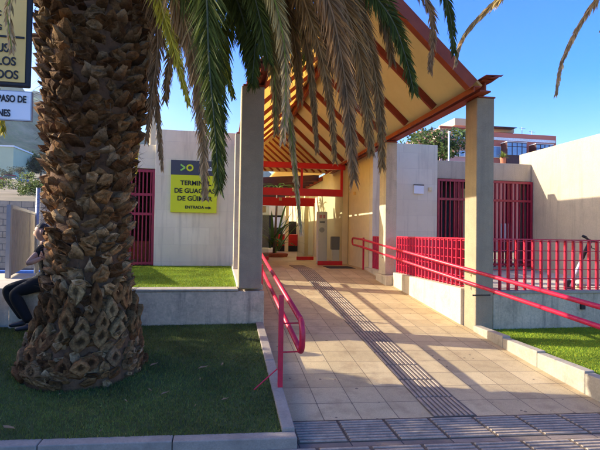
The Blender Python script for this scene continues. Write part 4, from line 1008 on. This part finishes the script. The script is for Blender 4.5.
def bush(name, c, rx, ry, rz, n, size, label, cat, col=(.07, .12, .03), trunk=None, group=None, var=.5, seed=1, core=.35, flower=None):
    rg = random.Random(seed); t = thing(name, (c[0], c[1], c[2]-rz if not trunk else trunk), label, cat, group)
    lobes = [(Vector((rg.gauss(0, .45), rg.gauss(0, .45), rg.gauss(0, .4))), rg.uniform(.35, .6)) for _ in range(14)]
    m = MB(); V = []; F = []; C = []
    for i in range(n):
        lo, lr = rg.choice(lobes); v = Vector((rg.gauss(0, 1), rg.gauss(0, 1), rg.gauss(0, 1))).normalized()*lr*rg.uniform(.55, 1.05)+lo
        p = Vector((c[0]+v.x*rx, c[1]+v.y*ry, c[2]+v.z*rz)); a = Vector((rg.gauss(0, 1), rg.gauss(0, 1), rg.gauss(0, 1))).normalized()*size*rg.uniform(.6, 1.3); b = a.orthogonal().normalized()*size*.45
        if rg.random() < .5: b = a.cross(b).normalized()*size*.45
        k = 1+var*rg.uniform(-1, 1); cc = tuple(x*k for x in col)
        if flower and rg.random() < .12: cc = flower
        bb = len(V); V += [p-a, p+b, p+a, p-b]; F.append((bb, bb+1, bb+2, bb+3)); C += [cc]*4
    m.v, m.f, m.c = V, F, C; m.build('crown' if trunk is not None else 'foliage', M['leaf'], t)
    mt = MB()
    if trunk is not None:
        base = Vector((c[0], c[1], trunk)); mt.tube([base, base.lerp(Vector(c), .6), Vector(c)], [rx*.12, rx*.09, rx*.05], 10)
        for q in range(6):
            a = rg.uniform(0, 6.28); mt.tube([base.lerp(Vector(c), .65), Vector((c[0]+math.cos(a)*rx*.55, c[1]+math.sin(a)*ry*.55, c[2]+rz*rg.uniform(-.1, .5)))], [rx*.05, rx*.015], 6)
        mt.build('trunk', M['bark'], t)
    else:
        for q in range(8):
            a = rg.uniform(0, 6.28); mt.tube([(c[0], c[1], c[2]-rz), (c[0]+math.cos(a)*rx*.5, c[1]+math.sin(a)*ry*.5, c[2]+rz*.3)], [rx*.04, rx*.012], 5)
        mt.build('stem', M['bark'], t)
    return t
p = at(33, 184, 32); bush('shrub', (p.x, 32, p.z), 1.0, 1.0, .7, 1500, .10, 'light green bush on the dry slope just left of the palm trunk', 'shrub', (.16, .20, .05), seed=2)
for i, (px, py, Y, r_, lb, cl) in enumerate([(25, 162, 118, 2.6, 'dark green round tree left in a row beside the small tan house', (.05, .085, .03)), (33, 163, 124, 2.8, 'dark green tree right in a row beside the small tan house', (.045, .08, .03)), (41, 164, 120, 2.4, 'dark tree in the slope row, half behind the palm trunk', (.05, .08, .03)),
                                ]):
    p = at(px, py, Y); bush('tree', (p.x, Y, p.z), r_, r_, r_, 1200, .35, lb, 'tree', cl, trunk=p.z-r_*1.5, group='trees on the slope', seed=10+i)
lbs = ['leftmost grey-green scrub bush on the dry slope', 'grey-green scrub bush below the red car', 'scrub bush just above the stone wall near the post', 'small scrub bush above the parked cars', 'scrub bush left above the parked cars', 'scrub bush halfway up the slope']
for i, (px, py, Y) in enumerate([(3, 184, 45), (16, 192, 40), (28, 198, 30), (27, 176, 80), (8, 174, 85), (20, 170, 95)]):
    p = at(px, py, Y); r_ = Y*.010+.1; bush('shrub', (p.x, Y, p.z), r_*1.5, r_, r_*.8, 700, r_*.12, lbs[i], 'shrub', (.10, .11, .06), seed=30+i, group='scrub bushes on the slope')
# houses
def house(name, x0, x1, y0, y1, z0, z1, m, label, wins):
    t = thing(name, ((x0+x1)/2, (y0+y1)/2, z0), label, 'building')
    MB().box(x0, x1, y0, y1, z0, z1).build('wall', M[m], t); MB().box(x0-.2, x1+.2, y0-.2, y1+.2, z1+.002, z1+.35).build('roof', M['white'], t)
    for (wx, wz, ww, wh) in wins:
        f_ = MB().box(wx-ww/2-.1, wx+ww/2+.1, y0-.08, y0-.005, wz-wh/2-.1, wz+wh/2+.1).build('window', M['winframe'], t)
        MB().box(wx-ww/2, wx+ww/2, y0-.12, y0-.085, wz-wh/2, wz+wh/2).build('pane', M['pane'], f_)
    return t
a = at(-40, 143, 110); b = at(13, 168, 110); house('house', a.x, b.x, 110, 120, b.z-2, a.z-.4, 'mint', 'big plain pale green building at the left edge below the mountain', [])
a = at(14, 157, 122); b = at(20.5, 168, 122); house('house', a.x, b.x, 122, 130, b.z-2, a.z, 'tan', 'small tan house beside the dark trees on the slope', [((a.x+b.x)/2-.3, a.z-1.3, .5, .7)])
# cars on the slope
def car(px, py, Y, m, label, rot):
    p = at(px, py, Y); t = thing('parked_car', (p.x, Y, p.z), label, 'car', 'cars parked on the slope')
    Mx = Matrix.Translation(p) @ Matrix.Rotation(rot, 4, 'Z')
    def TB(m_): m_.v = [tuple(Mx @ Vector(q)) for q in m_.v]; return m_
    mb = MB(); mb.prism([(-2, .35), (2, .35), (2.05, .75), (1.2, .95), (-1.9, 1.0), (-2.05, .7)], -.85, .85); TB(mb).build('body', M[m], t, bevel=.08)
    mb = MB(); mb.prism([(-1.5, .98), (1.15, .96), (.5, 1.42), (-1.1, 1.45)], -.72, .72); TB(mb).build('window', M['cpane'], t, bevel=.05)
    mb = MB(); mb.prism([(-1.12, 1.44), (.52, 1.41), (.4, 1.5), (-1.0, 1.52)], -.70, .70); TB(mb).build('roof', M[m], t, bevel=.03)
    for x in (-1.25, 1.3):
        for y in (-.8, .8):
            w1 = MB(); w1.lathe([(.2, -.1), (.31, -.1), (.31, .1), (.2, .1)], (0, 0, 0), 14); w1.v = [(x+a_, y+c_, .31+b_) for a_, b_, c_ in w1.v]; TB(w1).build('wheel', M['black'], t)
car(13, 185, 78, 'carred', 'red car parked on the slope, left of the blue one', .3)
car(17, 189, 72, 'carblue', 'blue car parked on the slope in front of the red one', -.5)
car(24, 189.5, 74, 'carwhite', 'white car parked on the slope, nearest the green bush', -.4)

# ------------------------------------------------------------ RIGHT BACKGROUND
PY = 45
t = thing('apartment_building', (31, 50, 0), 'pink apartment building with bay windows beyond the courtyard walls', 'building')
A = at(446, 127, PY); B = at(556, 139, PY)
def pbox(px0, py0, px1, py1, yf, yb, m, nm='wall', par=None, dz0=None):
    a = at(px0, py0, yf); b = at(px1, py1, yf); mb = MB(); mb.box(a.x, b.x, yf, yb, b.z if dz0 is None else dz0, a.z); return mb.build(nm, M[m], par or t)
pbox(470, 131, 556, 170, 45, 57, 'pink', dz0=0)
pbox(470, 138.5, 555.5, 140.5, 44.85, 44.99, 'winframe', 'band')
pbox(440, 127, 469.5, 170, 44, 56, 'pink2', dz0=0)
pbox(440, 125.5, 471, 128.5, 43.7, 44-.005, 'pink', 'cornice'); pbox(440, 143.5, 471, 146, 43.7, 44-.005, 'pink', 'band')
pbox(488, 127.5, 514, 133, 47, 52, 'tan', 'penthouse'); pbox(486, 126, 517, 127.4, 46, 53, 'charcoal', 'penthouse_roof')
pbox(455, 118, 470, 126, 50, 54, 'tan', 'penthouse')
def bay(px0, py0, px1, py1, n):
    o = pbox(px0, py0, px1, py1, 43.9, 44.99, 'brownframe', 'bay_window'); a = at(px0, py0, 43.9); b = at(px1, py1, 43.9); w_ = (b.x-a.x)/n; zm = b.z+(a.z-b.z)*.42
    for i in range(n):
        MB().box(a.x+w_*i+.06, a.x+w_*(i+1)-.06, 43.84, 43.895, zm, a.z-.5).build('pane', M['pane'], o)
        MB().box(a.x+w_*i+.06, a.x+w_*(i+1)-.06, 43.84, 43.895, a.z-.42, a.z-.08).build('pane', M['pane'], o)
    MB().box(a.x-.05, b.x+.05, 43.85, 44.98, a.z+.002, a.z+.08).build('bay_roof', M['winframe'], o)
bay(507, 142, 526.5, 165, 4); bay(536, 144, 553, 165, 4)
def win(px0, py0, px1, py1, yf, n=1, m=1):
    o = pbox(px0, py0, px1, py1, yf-.1, yf-.005, 'winframe', 'window'); a = at(px0, py0, yf-.1); b = at(px1, py1, yf-.1); w_ = (b.x-a.x)/n; h_ = (a.z-b.z)/m
    for i in range(n):
        for j in range(m): MB().box(a.x+w_*i+.08, a.x+w_*(i+1)-.08, yf-.14, yf-.105, b.z+h_*j+.08, b.z+h_*(j+1)-.08).build('pane', M['pane'], o)
win(492.5, 146, 501, 158, 45); win(451, 130, 469, 143, 44, 4, 2); win(450, 150, 469, 157, 44, 4, 1)
# satellite clutter on roof
for k, (px, nm) in enumerate([(522, 'tallest roof aerial on the pink building'), (532, 'short roof aerial on the pink building')]):
    p = at(px, 136, 46); mb = MB(); hh = 1.0 if k == 0 else .6; mb.tube([(p.x, 46, p.z-1), (p.x, 46, p.z+hh)], .03, 6); mb.tube([(p.x-.4, 46, p.z+hh-.1), (p.x+.4, 46, p.z+hh-.15)], .02, 6); o = mb.build('aerial', M['grey_metal'], t); o['label'] = nm
p = at(432, 146, 19); bush('tree', (p.x+.1, 19, p.z-.1), 1.25, 1.3, .85, 3600, .10, 'bushy green tree with pinkish tips behind the right grey wall', 'tree', (.10, .15, .04), trunk=.5, seed=50, flower=(.45, .25, .2))
p = at(449, 133, 17); t = thing('lamp_post', (p.x, 17, 0), 'thin white pole standing in front of the pink building', 'pole')
MB().tube([(p.x, 17, 0), (p.x, 17, p.z)], .035, 8).build('pole', M['white'], t, smooth=True); MB().tube([(p.x, 17, p.z), (p.x+.02, 17, p.z+.06)], .06, 8).build('head', M['white'], t, smooth=True)
p = at(503, 158, 11.6)
t = thing('rooftop_plant', (p.x, 11.6, 3.5), 'small yellow-green plant in a clay pot on the terminal roof', 'plant')
mb = MB(); mb.lathe([(.05, 0), (.08, .28), (.085, .34)], (p.x, 11.6, 3.505), 14); mb.build('pot', M['pot'], t, smooth=True)
mb = MB(); rng = random.Random(9)
for i in range(60):
    a = rng.uniform(0, 6.28); e = rng.uniform(.05, 1.3); g_ = rng.uniform(.7, 1.3); leaf_blade(mb, (p.x, 11.6, 3.84), (math.cos(a)*math.cos(e), math.sin(a)*math.cos(e), math.sin(e)), rng.uniform(.12, .24), .014, .5, (.20*g_, .24*g_, .04*g_), 4)
mb.build('leaves', M['leaf'], t)

# dense hedge added outside the frame at the left to throw the long shade over the pavement and turf
t = thing('shade_hedge', (-6.2, 3.2, 0), 'dense tall hedge added unseen left of the view to shade the turf and pavement', 'shade_hedge')
rg = random.Random(77); V = []; F = []; C = []
for i in range(26000):
    x = rg.uniform(-7.0, -5.4); y = rg.uniform(-.5, 7.0); top = 3.3+.35*noise.noise(Vector((x*.9, y*.9, 0)))*2-.25*max(0, y-6)
    z = rg.uniform(.1, top)
    a = Vector((rg.gauss(0, 1), rg.gauss(0, 1), rg.gauss(0, 1))).normalized()*.085; b = a.orthogonal().normalized()*.05; p = Vector((x, y, z)); k = rg.uniform(.6, 1.4)
    bb = len(V); V += [p-a, p+b, p+a, p-b]; F.append((bb, bb+1, bb+2, bb+3)); C += [(.05*k, .09*k, .025*k)]*4
mb = MB(); mb.v, mb.f, mb.c = V, F, C; mb.build('foliage', M['leaf'], t)
mb = MB()
for i in range(10): mb.tube([(-6.2, .1+i*.75, 0), (-6.2, .2+i*.75, 2.8)], [.06, .02], 6)
mb.build('stem', M['bark'], t)

# ------------------------------------------------------------ HAZE
mh = bpy.data.materials.new('haze'); mh.use_nodes = True; nt = mh.node_tree; N = nt.nodes; N.remove(N['Principled BSDF'])
pv = N.new('ShaderNodeVolumePrincipled'); pv.inputs['Color'].default_value = (.75, .85, 1, 1); pv.inputs['Density'].default_value = .00013
pv.inputs['Anisotropy'].default_value = .2
nt.links.new(pv.outputs[0], N['Material Output'].inputs['Volume'])
mb = MB(); mb.box(-2600, 2600, -350, 2700, -1.1, 560)
o = mb.build('haze', mh); tag(o, 'thin blue haze over the distant slope and mountain', 'haze', kind='stuff')

for o in COL.objects:
    if '_w' in o: del o['_w']
